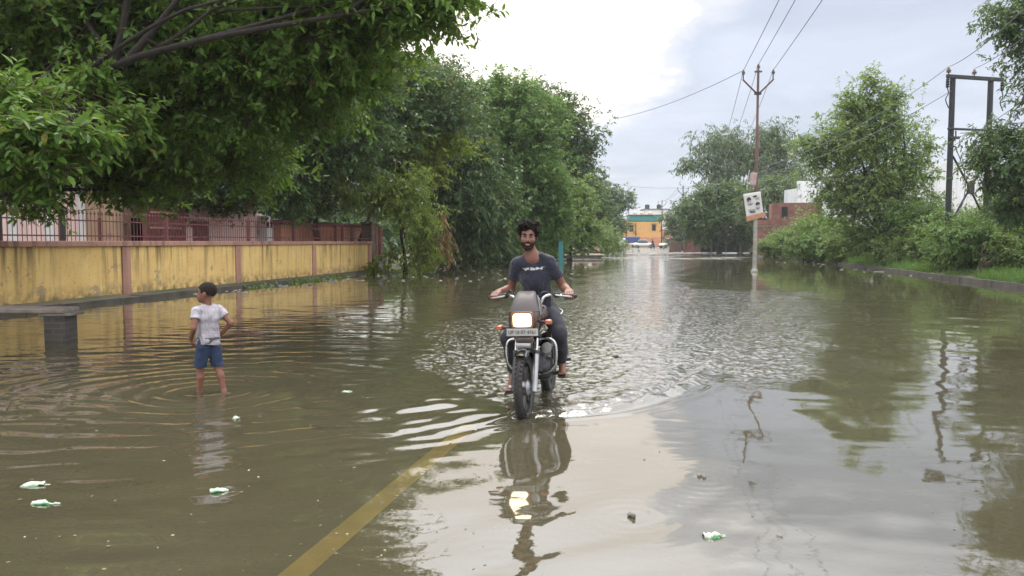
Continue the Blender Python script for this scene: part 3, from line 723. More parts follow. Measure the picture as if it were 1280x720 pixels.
for x in (-2, 1): t_ = MB(); t_.lathe([(.01, 0), (.6, .02), (.6, 1.1), (.25, 1.3)], (x, 3, 9.4), n=10); t_.build('water_tank', M['black_plastic'], h)

# far vehicles
def car(name, p, rz, label, cat, L=4.1, W=1.65, H=1.5, hood=.95, m='car_white'):
    r = empty(name, p, (0, 0, rz), label, cat)
    def ring(y, z0, z1, w): return sring((0, y, (z0+z1)/2), w/2, (z1-z0)/2, (1, 0, 0), (0, 0, 1), 20, 4)
    b = MB(); b.loft([ring(-L/2, .42, .72, W*.8), ring(-L/2+.12, .32, .86, W*.95), ring(-L/2+hood, .28, .98, W), ring(0, .26, 1.0, W), ring(L/2-.3, .28, 1.02, W*.98), ring(L/2, .42, .9, W*.84)])
    body = b.build('body', M[m], r, 40)
    b = MB(); b.loft([sring((0, y, .98), w, d, n=20, p=4) if k == 0 else sring((0, y2, H-.03), w2, d2, n=20, p=4) for k, (y, w, d, y2, w2, d2) in enumerate([(.2, W*.47, L*.31, 0, 0, 0), (0, 0, 0, .28, W*.39, L*.22)])])
    b.build('windows', M['car_glass'], r, 40)
    P(r, 'roof', M[m], (0, .28, H-.01), (W*.74, L*.4, .06), .03)
    for x in (-1, 1):
        for y in (-L*.31, L*.31):
            w = MB(); w.lathe([(.06, -.09), (.29, -.09), (.31, -.05), (.31, .05), (.29, .09), (.06, .09)], (x*(W/2-.1), y, .31), (1, 0, 0), 18)
            wo = w.build('wheel', M['rubber'], r, 40); q = MB(); q.lathe([(.02, 0), (.19, 0), (.2, .02), (.02, .03)], (x*(W/2-.1)+x*.08, y, .31), (x, 0, 0), 14); q.build('rim', M['steel'], wo, 40)
        P(r, 'headlight', M['teeth'], (x*W*.34, -L/2+.04, .68), (.28, .1, .14), .03)
    P(r, 'bumper', M['black_plastic'], (0, -L/2-.01, .42), (W*.8, .1, .16), .03); return r
p = at(805, 305, 150); car('parked_car', (p.x, 150, .22), R(72), 'white hatchback parked before the orange house', 'car', H=1.55)
p = at(787, 306, 152); r = empty('cargo_truck', (p.x, 152, .2), (0, 0, R(-70)), 'small white truck with blue tarpaulin load by the orange house', 'truck')
P(r, 'cab', M['car_white'], (0, -1.9, 1.15), (1.6, 1.2, 1.5), .15); P(r, 'windscreen', M['car_glass'], (0, -2.45, 1.5), (1.35, .12, .55), .03)
P(r, 'cargo_bed', M['car_white'], (0, .5, .8), (1.7, 3.2, .35), .03); P(r, 'tarpaulin', M['blue_tarp'], (0, .5, 1.6), (1.6, 3.0, 1.3), .25)
for x in (-.72, .72):
    for y in (-1.7, 1.3): w = MB(); w.lathe([(.05, -.1), (.32, -.1), (.36, 0), (.32, .1), (.05, .1)], (x, y, .36), (1, 0, 0), 16); w.build('wheel', M['rubber'], r, 40)
p = at(846, 306, 140); car('parked_van', (p.x-1.2, 142, .2), R(-60), 'pale van half hidden under the far right trees', 'van', 3.6, 1.5, 1.8, .5)

# ------------------------------------------------------------------ poles and wires
def insulator(parent, c, s=1.0):
    b = MB(); b.lathe([(.02*s, -.02), (.02*s, .05), (.075*s, .06), (.06*s, .11), (.085*s, .13), (.055*s, .2), (.03*s, .27), (.0, .28)], c, n=10)
    return b.build('insulator', M['insul'], parent, 40)
def v_pole(name, base, H, lower, upper, split, rz, label, r0=.085, group=None, arm=.68):
    r = empty(name, base, (0, 0, rz), label, 'utility pole', group)
    b = MB(); b.tube([(0, 0, -.4), (0, 0, split)], [r0*1.15, r0*1.08], 14); b.build('lower_shaft', M[lower], r, 40)
    b = MB(); b.tube([(0, 0, split), (0, 0, H*.7), (0, 0, H*.702), (0, 0, H-.25)], [r0*1.0, r0*.92, r0*.72, r0*.66], 14); b.build('upper_shaft', M[upper], r, 40)
    zc = H-1.35; tips = [(0, 0, H-.25)]
    for k in (-1, 1):
        b = MB(); b.tube([(k*.06, 0, zc), (k*arm, 0, zc+.62), (k*(arm+.02), 0, zc+.66)], .042, 6); b.tube([(k*(arm+.01), 0, zc+.62), (k*(arm+.01), 0, zc+.85)], .03, 6)
        b.build('crossarm', M[upper], r); tips.append((k*(arm+.01), 0, zc+.83))
    b = MB(); b.box((0, 0, zc+.0), (.3, .16, .12)); b.build('clamp', M['pole_dark'], r)
    b = MB(); b.box((0, 0, H-.34), (.34, .08, .07)); b.build('top_bracket', M[upper], r)
    for t in tips: insulator(r, t, 1.15)
    Mx = Matrix.Translation(Vector(base)) @ Matrix.Rotation(rz, 4, 'Z')
    return r, [Mx @ (Vector(t)+Vector((0, 0, .24))) for t in tips]
pb = gp(943, 340); ROADA = math.atan(.197)
main_pole, MT = v_pole('utility_pole', (pb.x, pb.y, -.08), 9.85, 'pole_grey', 'pole_maroon', 3.2, -ROADA*.3, 'maroon and silver utility pole with posters standing in the flood')
b = MB(); b.lathe([(.16, 0), (.17, .1), (.12, .2), (.1, .22)], (0, 0, .02), n=14); b.build('base_collar', M['pole_grey'], main_pole, 40)
FAR = []
for px, ytop, Y, lab in ((897, 213, 88, 'dark pole in front of the feathery far right trees'), (853, 232, 112, 'far utility pole just right of the distant tree gap'), (827, 250, 150, 'most distant utility pole near the orange house')):
    q = at(px, 300, Y); z0 = .05 if Y < 100 else .2
    o, tips = v_pole('utility_pole', (q.x, Y, z0), at(px, ytop, Y).z-z0, 'pole_dark', 'pole_dark', 2.5, -ROADA*.5, lab, .1, 'distant utility poles along the right bank', .75); FAR.append(tips)
# posters tied on the main pole
def poster(c, w, h, rz, tilt, label, main=True):
    r = empty('poster', c, (R(2), tilt, rz), label, 'poster', None)
    b = MB(); n = 10; rows = []
    for i in range(n+1):
        for j in range(n+1):
            x = (i/n-.5)*w; z = (j/n-.5)*h; rows.append((x, .02*math.sin(3*i/n+1.5*j/n)-.16, z))
    fs = []; hi = int(n*.2) if main else -1
    for i in range(n):
        for j in range(n): a = i*(n+1)+j; fs.append((a, a+n+1, a+n+2, a+1))
    b.v = rows; b.f = fs; b.m = [0]*len(fs)
    sh = b.build('sheet', M['poster'] if main else M['poster_pink'], r, 180); so_ = sh.modifiers.new('thickness', 'SOLIDIFY'); so_.thickness = .006
    if main:
        P(r, 'footer_band', M['poster_orange'], (.03, -.182, -h*.52), (w*1.12, .012, h*.2), .003, (0, R(-6), 0))
        def blob(nm, m, x, z, rx, rz_): b = MB(); b.ball((x, -.187, z), (rx, .008, rz_), 14, 8); b.build(nm, m, r, 180)
        blob('portrait', M['ink'], -.18, .27, .10, .11); blob('portrait', M['poster_pink'], -.16, .19, .07, .075); blob('portrait', M['steel'], -.15, .07, .12, .06)
        blob('portrait', M['ink'], .2, .0, .10, .09); blob('portrait', M['poster_pink'], .21, -.05, .065, .06); blob('portrait', M['steel'], .18, -.17, .09, .08)
        blob('portrait', M['ink'], .12, .37, .10, .04); blob('portrait', M['poster_pink'], .22, .27, .09, .06)
        for k, (x, z, ww) in enumerate(((-.1, -.30, .26), (-.12, -.23, .32), (-.08, -.36, .24))): P(r, 'print_line', M['ink'] if k != 1 else M['steel'], (x, -.182, z), (ww, .008, .035), 0, (0, R(3), 0))
    return r
pc = at(942, 257, pb.y); poster((pc.x-.05, pb.y, pc.z+.05), .80, 1.12, R(-4), R(-9), 'white election style poster with portraits and orange footer on the pole')
pc = at(941, 224, pb.y); poster((pc.x-.02, pb.y+.05, pc.z), .30, .62, R(8), R(4), 'faded pinkish poster on the pole above the white one', False)
b = MB(); b.tube([at(934, 238, pb.y-.1), at(934, 225, pb.y-.1), at(937, 212, pb.y-.1)], .02, 5); tag(b.build('hanging_rope', M['rope']), 'pale rope hanging from the pole over the posters', 'rope')

# double pole structure
hb = at(1184, 300, 33); h2 = at(1231, 300, 33.5)
ang = math.atan2(h2.y-hb.y, h2.x-hb.x); SPN = math.hypot(h2.x-hb.x, h2.y-hb.y)
dp = empty('double_pole', (hb.x, hb.y, .25), (0, 0, ang), 'dark two legged power pole with a crossbar behind the right bank', 'power pole')
Ht = at(1184, 96, 33).z-.25
for x in (0, SPN):
    b = MB(); b.tube([(x, 0, -.3), (x, 0, Ht)], [.13, .115], 12); b.build('leg', M['pole_dark'], dp, 40)
P(dp, 'crossbar', M['pole_dark'], (SPN*.52, -.12, Ht-.02), (2.95, .1, .16), .01); P(dp, 'lower_bar', M['pole_dark'], (SPN*.55, -.12, Ht-2.22), (SPN+.75, .09, .09), .01)
zc = at(1207, 235, 33).z-.25
for x, z in ((.05, zc+1.35), (SPN-.05, zc+1.35), (.05, zc-1.5), (SPN-.05, zc-1.5)):
    b = MB(); b.tube([(x, -.1, z), (SPN/2, -.1, zc)], .045, 6); b.build('brace', M['pole_dark'], dp)
P(dp, 'brace_plate', M['pole_dark'], (SPN/2, -.14, zc), (.34, .1, .5), .02)
HT = []
for x in (SPN*.52-1.38, SPN*.52-.05, SPN*.52+1.38):
    insulator(dp, (x, -.12, Ht+.07), 1.3); HT.append(Matrix.Translation((hb.x, hb.y, .25)) @ Matrix.Rotation(ang, 4, 'Z') @ Vector((x, -.12, Ht+.38)))
for x in (SPN*.52-1.42, SPN*.52+1.45):
    b = MB(); b.lathe([(.03, 0), (.08, -.06), (.05, -.1), (.085, -.16), (.05, -.2), (.085, -.26), (.05, -.3), (.08, -.36), (.02, -.42)], (x, -.12, Ht-.1), n=10); b.tube(smooth_path([(x, -.12, Ht-.5), (x+.06, -.12, Ht-.75), (x-.05, -.1, Ht-1.0), (x+.12, -.1, Ht-1.35)], 4), .022, 5)
    b.build('hanging_insulator', M['pole_dark'], dp, 40)
b = MB(); b.tube(smooth_path([(.1, -.15, Ht-2.3), (.05, -.2, Ht-2.6), (-.14, -.2, Ht-2.9), (.1, -.2, Ht-3.0)], 5), .03, 6); b.box((0, -.16, Ht-2.6), (.5, .14, .1)); b.build('switch_gear', M['pole_dark'], dp)
b = MB(); b.tube(smooth_path([(.12, -.15, Ht-3.0), (.62, -.2, Ht-4.2), (.55, -.2, Ht-5.4), (.15, -.15, Ht-6.1)], 6), .02, 5); b.build('drop_cable', M['wire'], dp)
def wire(a, b_, sag, label, r=.013, group=None):
    a = Vector(a); b_ = Vector(b_); n = 28
    pts = [a.lerp(b_, i/n)-Vector((0, 0, sag*4*(i/n)*(1-i/n))) for i in range(n+1)]
    m = MB(); m.tube(pts, r, 5); tag(m.build('overhead_wire', M['wire'], None, 180), label, 'wire', group)
near = [Vector((2.1+dx, -12, 9.9+dz)) for dx, dz in ((0.0, .5), (-.75, 0), (.75, 0))]
for k, (t, nm) in enumerate(zip(MT, ('centre', 'west', 'east'))):
    wire(t, near[k], .35, {'centre': 'middle overhead wire running from the posters pole top towards the viewer', 'west': 'overhead wire leaving the left arm of the posters pole towards the viewer', 'east': 'overhead wire leaving the right arm of the posters pole towards the viewer'}[nm])
    wire(t, FAR[0][k], .8, {'centre': 'middle wire from the posters pole top back to the dark pole', 'west': 'wire from the left arm of the posters pole back to the dark pole', 'east': 'wire from the right arm of the posters pole back to the dark pole'}[nm])
for k in range(2):
    for j in range(3): wire(FAR[k][j], FAR[k+1][j], .7, ['wires between the distant poles over the far right trees', 'wires between the two most distant poles'][k], .02, ['wires from the dark pole onward', 'wires near the orange house'][k])
wire(MT[1], at(738, 152, 58), .5, 'long wire crossing the sky from the pole to the left trees', .014)
wire(FAR[1][1], at(765, 229, 105), .3, 'thin far wire crossing the sky gap low over the road', .02)
m1 = Vector((pb.x, pb.y, at(950, 212, pb.y).z))
wire(HT[0], m1, .5, 'service wire sloping from the double pole outer insulator down to the posters pole', .014)
wire(Matrix.Translation((hb.x, hb.y, .25)) @ Vector((0, -.1, Ht-.55)), m1-Vector((0, 0, .35)), .4, 'lower service wire sloping from the double pole leg to the posters pole', .014)
e = [at(1290, 2, 14), at(1330, 5, 16), at(1340, 60, 20), at(1310, 95, 24)]
wire(HT[0], e[0], .15, 'wire rising from the double pole west end out over the road', .012)
wire(HT[1], e[1], .15, 'wire rising from the double pole middle insulator out over the road', .012)
wire(HT[2], e[2], .15, 'wire running from the double pole east insulator behind the right tree', .012)
wire(Matrix.Translation((hb.x, hb.y, .25)) @ Vector((-.1, -.2, Ht-3.0)), e[3]-Vector((0, 0, .2)), .1, 'lower wire running from the double pole switch behind the right tree', .012)

# ------------------------------------------------------------------ humid air
def build_haze():
    b = MB(); b.box((20, 165, 7.5), (760, 490, 18)); 
    m = bpy.data.materials.new('humid_air'); m.use_nodes = True; t = NT(m); t.n.remove(t.n['Principled BSDF'])
    v = t.n.new('ShaderNodeVolumePrincipled'); v.inputs['Color'].default_value = (.9, .93, .97, 1); v.inputs['Density'].default_value = .00036; v.inputs['Anisotropy'].default_value = .2
    t.l.new(v.outputs[0], t.n['Material Output'].inputs['Volume'])
    tag(b.build('haze', m), kind='stuff')
build_haze()

# ------------------------------------------------------------------ trees and plants
def unit(a): return a/np.maximum(np.linalg.norm(a, axis=-1, keepdims=True), 1e-9)
def leaf_geo(Pn, D, N, L, W, six):
    """leaf blades at Pn along D with face normal N; six corners with a folded midrib, or a four cornered blade"""
    S = unit(np.cross(D, N)); N = unit(np.cross(S, D)); L = L[:, None]; W = W[:, None]; n = len(Pn)
    if six:
        V = np.stack([Pn, Pn+D*.32*L+S*.46*W+N*.10*W, Pn+D*.7*L+S*.38*W+N*.06*W-N*.05*L, Pn+D*L-N*.16*L, Pn+D*.7*L-S*.38*W+N*.06*W-N*.05*L, Pn+D*.32*L-S*.46*W+N*.10*W], 1)
        b = np.arange(n)[:, None]*6; Q = np.concatenate([b+np.array([0, 1, 2, 3]), b+np.array([0, 3, 4, 5])])
    else:
        V = np.stack([Pn, Pn+D*.5*L+S*.5*W+N*.12*W, Pn+D*L-N*.12*L, Pn+D*.5*L-S*.5*W+N*.12*W], 1)
        Q = np.arange(n)[:, None]*4+np.array([0, 1, 2, 3])
    return V.reshape(-1, 3), Q
def sprays(rng, clumps, leafL, leafA, tw_len, per, density, droop, six, shell=.45, updir=.3, twr=.006):
    """clumps: (centre, (rx,ry,rz), weight). Sprays of leaves along twigs that point outwards and sag."""
    VS = []; QS = []; MI = []; off = 0
    for c, r, wgt in clumps:
        c = np.array(c); r = np.array(r); area = 4*math.pi*((r[0]*r[1]+r[0]*r[2]+r[1]*r[2])/3)
        n = max(6, int(area*density*wgt/(per*leafL*leafL*leafA*.6)))
        d = unit(rng.normal(size=(n, 3))); u = rng.uniform(0, 1, n)**.5; rad = shell*.4+(1-shell*.4)*u
        lump = 1+.22*np.sin(d[:, 0]*4.1+c[0]*3)*np.sin(d[:, 1]*3.7+c[1])+.16*np.sin(d[:, 2]*6.3+d[:, 0]*5+c[2])
        ns = int(np.clip(area/(5.5*tw_len*tw_len), 5, 34)); k = rng.integers(0, ns, n)
        cd = unit(rng.normal(size=(ns, 3))); cr = .35+.6*rng.uniform(0, 1, ns)**.6; sp = r.mean()*1.35/math.sqrt(ns)
        start = np.where((rng.uniform(0, 1, n) < .86)[:, None], c+cd[k]*r*cr[k][:, None]+rng.normal(size=(n, 3))*np.array([sp, sp, sp*.7]), c+d*r*(rad*lump)[:, None])
        d = unit(start-c); rad = np.linalg.norm((start-c)/r, axis=1)
        T = unit(d*.8+rng.normal(size=(n, 3))*.55+np.array([0, 0, updir-droop*.35]))
        tl = tw_len*rng.uniform(.55, 1.35, n)
        start = start-T*tl[:, None]*.5
        j = (np.arange(per)+.6)/per
        Pn = start[:, None]+T[:, None]*(tl[:, None]*j)[..., None]; Pn[..., 2] -= droop*tl[:, None]*.45*j**2
        side = unit(np.cross(T, np.array([0, 0, 1.0])+rng.normal(size=(n, 3))*.15)); up2 = np.cross(side, T)
        ang = (np.arange(per)*2.4)[None, :]+rng.uniform(0, 6.28, n)[:, None]
        rad_d = side[:, None]*np.cos(ang)[..., None]+up2[:, None]*(np.sin(ang)*.6)[..., None]
        D = unit(T[:, None]*.55+rad_d*.8+rng.normal(size=(n, per, 3))*.22+np.array([0, 0, -droop*.7]))
        N = unit(np.array([0, 0, 1.0])+rng.normal(size=(n, per, 3))*.45+d[:, None]*.35)
        Lf = leafL*rng.uniform(.5, 1.4, n*per)*np.where(rad[:, None]*np.ones(per) < .5, 1.25, 1.0).ravel()
        V, Q = leaf_geo(Pn.reshape(-1, 3), D.reshape(-1, 3), N.reshape(-1, 3), Lf, Lf*leafA*rng.uniform(.8, 1.2, n*per), six)
        VS.append(V); QS.append(Q+off); MI.append(np.zeros(len(Q), int)); off += len(V)
        if twr:
            e = Pn[:, -1]; s1 = unit(np.cross(T, [.3, .2, 1.0]))*twr; s2 = unit(np.cross(T, s1))*twr
            base = start-T*tl[:, None]*.35; mid = Pn[:, per//2]
            V = np.stack([base+s1, base-s1*.5+s2, base-s1*.5-s2, mid+s1*.8, mid-s1*.4+s2*.8, mid-s1*.4-s2*.8, e+s1*.4, e-s1*.2+s2*.4, e-s1*.2-s2*.4], 1).reshape(-1, 3)
            bb = np.arange(n)[:, None]*9
            Q = np.concatenate([bb+np.array(q) for q in ([0, 1, 4, 3], [1, 2, 5, 4], [2, 0, 3, 5], [3, 4, 7, 6], [4, 5, 8, 7], [5, 3, 6, 8])])
            VS.append(V); QS.append(Q+off); MI.append(np.ones(len(Q), int)); off += len(V)
    return np.concatenate(VS), np.concatenate(QS), np.concatenate(MI)
def limb_path(a, b, rng, bend=.12, k=5):
    a = Vector(a); b = Vector(b); L = (b-a).length
    mid = a.lerp(b, .5)+Vector((rng.uniform(-1, 1), rng.uniform(-1, 1), rng.uniform(.2, 1)))*L*bend
    q = a.lerp(mid, .5)+Vector((rng.uniform(-1, 1), rng.uniform(-1, 1), 0))*L*bend*.3
    return smooth_path([a, q, mid, b], k)
def tree(name, base, fork, clumps, label, leaf, bark='bark', leafL=.14, leafA=.42, tw=.5, per=9, dens=2.2, droop=.6, six=False, tr=.22, group=None, limbs=(), seed=1, cat='tree', trunk_name='trunk', crown_name='crown', twr=.006, shell=.45, updir=.3, limb_w=.3):
    rng = np.random.default_rng(seed); pr = random.Random(seed)
    base = Vector(base); fork = Vector(fork); r = empty(name, base, (0, 0, 0), label, cat, group)
    b = MB(); H = (fork-base).length
    pth = [base-Vector((0, 0, .3))]+limb_path(base, fork, pr, .06)
    b.tube([p-base for p in pth], [tr*1.5]+[tr*(1.35-.55*min(1, 3*i/len(pth))-.12*i/len(pth)) for i in range(len(pth)-1)], 12)
    for c, rad, w in clumps:
        c = Vector(c); k = pr.uniform(.55, 1); st = base.lerp(fork, k) if k < .97 else fork
        lp = limb_path(st, c, pr, .12); r0 = tr*(.38 if limb_w == .3 else limb_w)*pr.uniform(.7, 1.15)
        b.tube([p-base for p in lp], [r0*(1-.82*i/(len(lp)-1)) for i in range(len(lp))], 7)
        for _ in range(4):
            e = c+Vector((pr.uniform(-1, 1)*rad[0], pr.uniform(-1, 1)*rad[1], pr.uniform(-.6, 1)*rad[2]))*.8
            s0 = lp[int(len(lp)*pr.uniform(.5, .9))]; q = limb_path(s0, e, pr, .14, 3)
            b.tube([p-base for p in q], [r0*.38*(1-.8*i/(len(q)-1)) for i in range(len(q))], 5)
    for pts, r0 in limbs:
        q = smooth_path(pts, 5); b.tube([p-base for p in q], [r0*(1-.75*i/(len(q)-1)) for i in range(len(q))], 9)
    b.build(trunk_name, M[bark], r, 180)
    V, Q, mi = sprays(rng, clumps, leafL, leafA, tw, per, dens, droop, six, shell, updir, twr)
    me = np_mesh('crown', V-np.array(base), Q, mi=mi); o = link(crown_name, me, [M[leaf], M['twig']], r)
    return r
def C(px, py, Y, rx, rz=None, ry=None, w=1.0):
    return (tuple(at(px, py, Y)), (rx, ry or rx*.9, rz or rx*.85), w)

# the big roadside tree whose boughs hang over the water from the left
tb = Vector((-13.2, 12.4, .1)); f1 = Vector(at(20, 190, 13.2))
tree('roadside_tree', tb, f1, [
    C(0, 125, 9.2, .40, .22, w=1.1), C(45, 118, 9.8, .30, .16, w=1.0), C(48, 158, 8.6, .34, .16, w=1.3), C(12, 190, 8.7, .30, .2, w=1.2), C(100, 168, 8.9, .26, .12, w=1.3), C(118, 190, 9.1, .14, .10, w=1.4), C(66, 205, 8.6, .16, .13, w=1.5), C(52, 235, 8.8, .10, .12, w=1.6), C(150, 150, 10.5, .3, .2), C(120, 118, 11.4, .4, .3), C(-40, 190, 9, .6, .5),
    C(60, -10, 13, 2.0), C(230, 0, 13, 1.8), C(380, 10, 12.6, 1.5, 1.0), C(485, 2, 12, .85, .5, w=1.3), C(560, -2, 11.6, .55, .26, w=1.4), C(420, 60, 13.5, 1.2, .8),
    C(170, 125, 14.2, 1.2), C(290, 110, 14, 1.5), C(70, 105, 14.8, 1.6), C(390, 110, 15, 1.0, .8), C(20, 210, 14.5, .8, .5), C(110, 200, 15, .95, .7), C(200, 190, 15.5, 1.1, .8), C(300, 175, 16, 1.0, .8), C(170, 235, 15, .4, .35), C(48, 245, 14.5, .35, .3)],
    'big dark broad leaved tree overhanging the flood from the left', 'leaf_big', leafL=.128, leafA=.44, tw=.42, per=9, dens=2.2, droop=.3, six=True, tr=.3, seed=21, twr=.005,
    limbs=[([f1, at(60, 160, 12.6), at(105, 128, 12), at(145, 70, 11.7), at(165, -40, 11.5)], .15), ([at(108, 126, 12), at(150, 85, 11.6), at(190, 40, 11.4), at(245, -30, 11.2)], .10), ([at(145, 70, 11.7), at(110, 30, 11.8), at(70, -60, 11.8)], .06), ([at(182, 48, 11.4), at(200, 60, 11.6), at(215, 75, 12)], .05),
           ([at(20, 190, 13.2), at(120, 170, 15), at(240, 120, 15.5), at(330, 80, 15), at(440, 28, 13.2), at(530, 0, 12)], .085), ([at(330, 55, 13), at(390, 46, 12.2), at(445, 26, 11.8)], .035), ([f1, at(10, 180, 11), at(40, 160, 9), at(90, 175, 8.5)], .05), ([at(250, 100, 15), at(280, 75, 13.4), at(300, 90, 13), at(320, 92, 12.8)], .07)])
# trees rooted behind the wall
tree('compound_tree', (at(213, 300, 27).x, 27, .3), at(215, 190, 27), [C(140, 150, 27, 2.8), C(260, 130, 27, 3.0), C(360, 120, 27, 3.0), C(310, 195, 27.5, 2.2), C(210, 215, 26.5, 1.5), C(60, 190, 26.5, 2.0), C(420, 170, 28, 2.0), C(355, 225, 27, 1.3), C(260, 240, 28, 1.0, .7), C(180, 60, 28, 3), C(330, 40, 28, 2.6), C(430, 75, 28, 2.2)],
     'dark tree rooted behind the yellow wall near the maroon gate', 'leaf_dark', leafL=.2, leafA=.5, tw=.5, dens=2.2, droop=.35, seed=31, tr=.34)
tree('compound_tree', (at(392, 300, 33).x, 34, .3), at(400, 225, 34), [C(400, 190, 34, 1.8), C(395, 250, 34.5, 1.0, 1.2), C(470, 160, 35, 2.6), C(440, 120, 35, 2.4), C(500, 110, 36, 2.2), C(365, 255, 33, .7, .7), C(545, 130, 37, 2.0)],
     'dark inner tree between the gate tree and the hanging bush', 'leaf_dark', leafL=.2, leafA=.5, tw=.5, dens=2.2, droop=.35, seed=32, tr=.2)
tree('almond_tree', (at(440, 300, 39).x, 39, .3), at(475, 235, 38), [C(470, 195, 37, 1.4, .8), C(520, 190, 37, 1.1, .9), C(540, 215, 37, .8, .7), C(440, 190, 37.5, 1.1, .7), C(500, 160, 38, 1.3, .8), C(560, 175, 38, .9)],
     'yellow green broad leaved tree above the hanging bush', 'leaf_yellow', leafL=.26, leafA=.5, tw=.6, per=7, dens=2.0, droop=.5, seed=33, tr=.14, six=True)
tree('drooping_tree', (at(570, 322, 43).x, 43, .1), at(572, 235, 43), [C(560, 150, 43, 2.4), C(575, 205, 42, 2.3), C(600, 250, 42, 2.2), C(560, 265, 42.5, 1.9), C(585, 295, 42.5, 1.2, .9), C(540, 110, 44, 1.8), C(610, 300, 43.5, 1.2, .9), C(545, 290, 44, 1.2, 1.0)],
     'dark grey green drooping tree behind the hanging bush', 'leaf_dark', leafL=.26, leafA=.4, tw=.7, dens=2.3, droop=.8, seed=34, tr=.3)
tree('round_tree', (at(632, 322, 50).x, 50, .1), at(632, 250, 50), [C(605, 135, 50, 2.3), C(650, 140, 50, 2.5), C(640, 190, 49, 3.0), C(665, 235, 49, 2.7), C(620, 230, 48.5, 2.4), C(650, 280, 49, 2.1, 1.6), C(690, 280, 50, 1.6, 1.4), C(615, 280, 49, 1.7, 1.5), C(672, 180, 50, 1.9), C(590, 170, 50.5, 2.0), C(625, 112, 50, 1.2, .9)],
     'large rounded mid green tree right behind the rider', 'leaf_mid', leafL=.24, leafA=.52, tw=.55, dens=2.5, droop=.25, updir=.45, seed=35, tr=.35)
tree('tall_tree', (at(705, 318, 66).x, 66, .1), at(708, 240, 66), [C(690, 140, 66, 2.4), C(715, 165, 66, 2.4), C(716, 200, 66, 2.0), C(698, 200, 65, 2.4), C(730, 180, 66, .9, .5), C(712, 240, 66, 2.2), C(675, 125, 67, 1.5), C(733, 232, 67, 1.2)],
     'taller blue green tree rising beside the sky gap', 'leaf_dark', leafL=.32, leafA=.48, tw=.75, dens=2.2, droop=.4, seed=36, tr=.32)
tree('bright_tree', (at(712, 320, 58).x, 58, .1), at(712, 295, 58), [C(700, 270, 58, 1.9), C(722, 262, 58.5, 1.6), C(732, 290, 58, 1.5, 1.2), C(705, 295, 57.5, 1.6, 1.2), C(715, 235, 59, 1.4)],
     'bright green small tree at the water edge right of the rider', 'leaf_light', leafL=.26, leafA=.5, tw=.55, dens=2.3, droop=.35, seed=37, tr=.16)
tree('avenue_tree', (at(738, 310, 88).x, 88, .2), at(738, 275, 88), [C(730, 245, 88, 2.3), C(738, 265, 87, 2.4), C(732, 285, 87, 2.2, 1.8), C(738, 226, 89, 1.5)],
     'dark avenue tree left of the far road', 'leaf_dark', leafL=.4, leafA=.5, tw=.8, dens=2.4, droop=.35, seed=38, tr=.3)
tree('avenue_tree', (at(772, 308, 125).x, 125, .3), at(772, 280, 125), [C(755, 255, 125, 3.2), C(768, 252, 125, 2.4), C(762, 275, 124, 2.8), C(780, 255, 126, 1.0), C(752, 285, 124, 2.6)],
     'distant avenue tree next to the orange house', 'leaf_grey', leafL=.5, leafA=.5, tw=1.0, dens=2.4, droop=.35, seed=39, tr=.3)
tree('roadside_shrub', (at(752, 312, 78).x, 78, .1), at(752, 306, 78), [C(745, 298, 78, 1.6, 1.2), C(758, 300, 78, 1.4, 1.1), C(735, 300, 77, 1.4, 1.2)],
     'bright green sprawling shrub at the left edge of the far road', 'leaf_light', leafL=.3, leafA=.35, tw=.9, dens=2.2, droop=1.1, seed=40, tr=.08, cat='shrub', trunk_name='stem', crown_name='foliage')
# hanging bush over the pier
hbse = at(505, 318, 35); hb_ = tree('hanging_bush', (hbse.x, 35.4, .1), at(500, 258, 34), [C(475, 235, 33.6, 1.15, .8), C(510, 235, 33.4, 1.15, .9), C(445, 242, 34, .85, .6), C(524, 262, 33.3, .8, .8), C(494, 252, 33.4, .85, .6), C(532, 298, 33.6, .5, .8), C(522, 325, 33.6, .5, .45), C(460, 222, 34, .75, .5), C(535, 320, 33.8, .45, .6)],
     'feathery green bush spilling over the brick gate pier', 'leaf_fine', leafL=.15, leafA=.3, tw=.5, per=12, dens=1.35, droop=1.0, seed=41, tr=.09, cat='bush', trunk_name='stem', crown_name='foliage', twr=.005)
V, Q, mi = sprays(np.random.default_rng(5), [C(540, 290, 34.3, .5, .7), C(553, 305, 34.4, .3, .6), C(530, 300, 34.1, .3, .4), C(548, 272, 34.4, .25, .3)], .16, .3, .6, 12, 1.6, 2.0, False)
link('dry_vines', np_mesh('dry_vines', V-np.array(hb_.location), Q, mi=mi), [M['leaf_dry'], M['twig']], hb_)

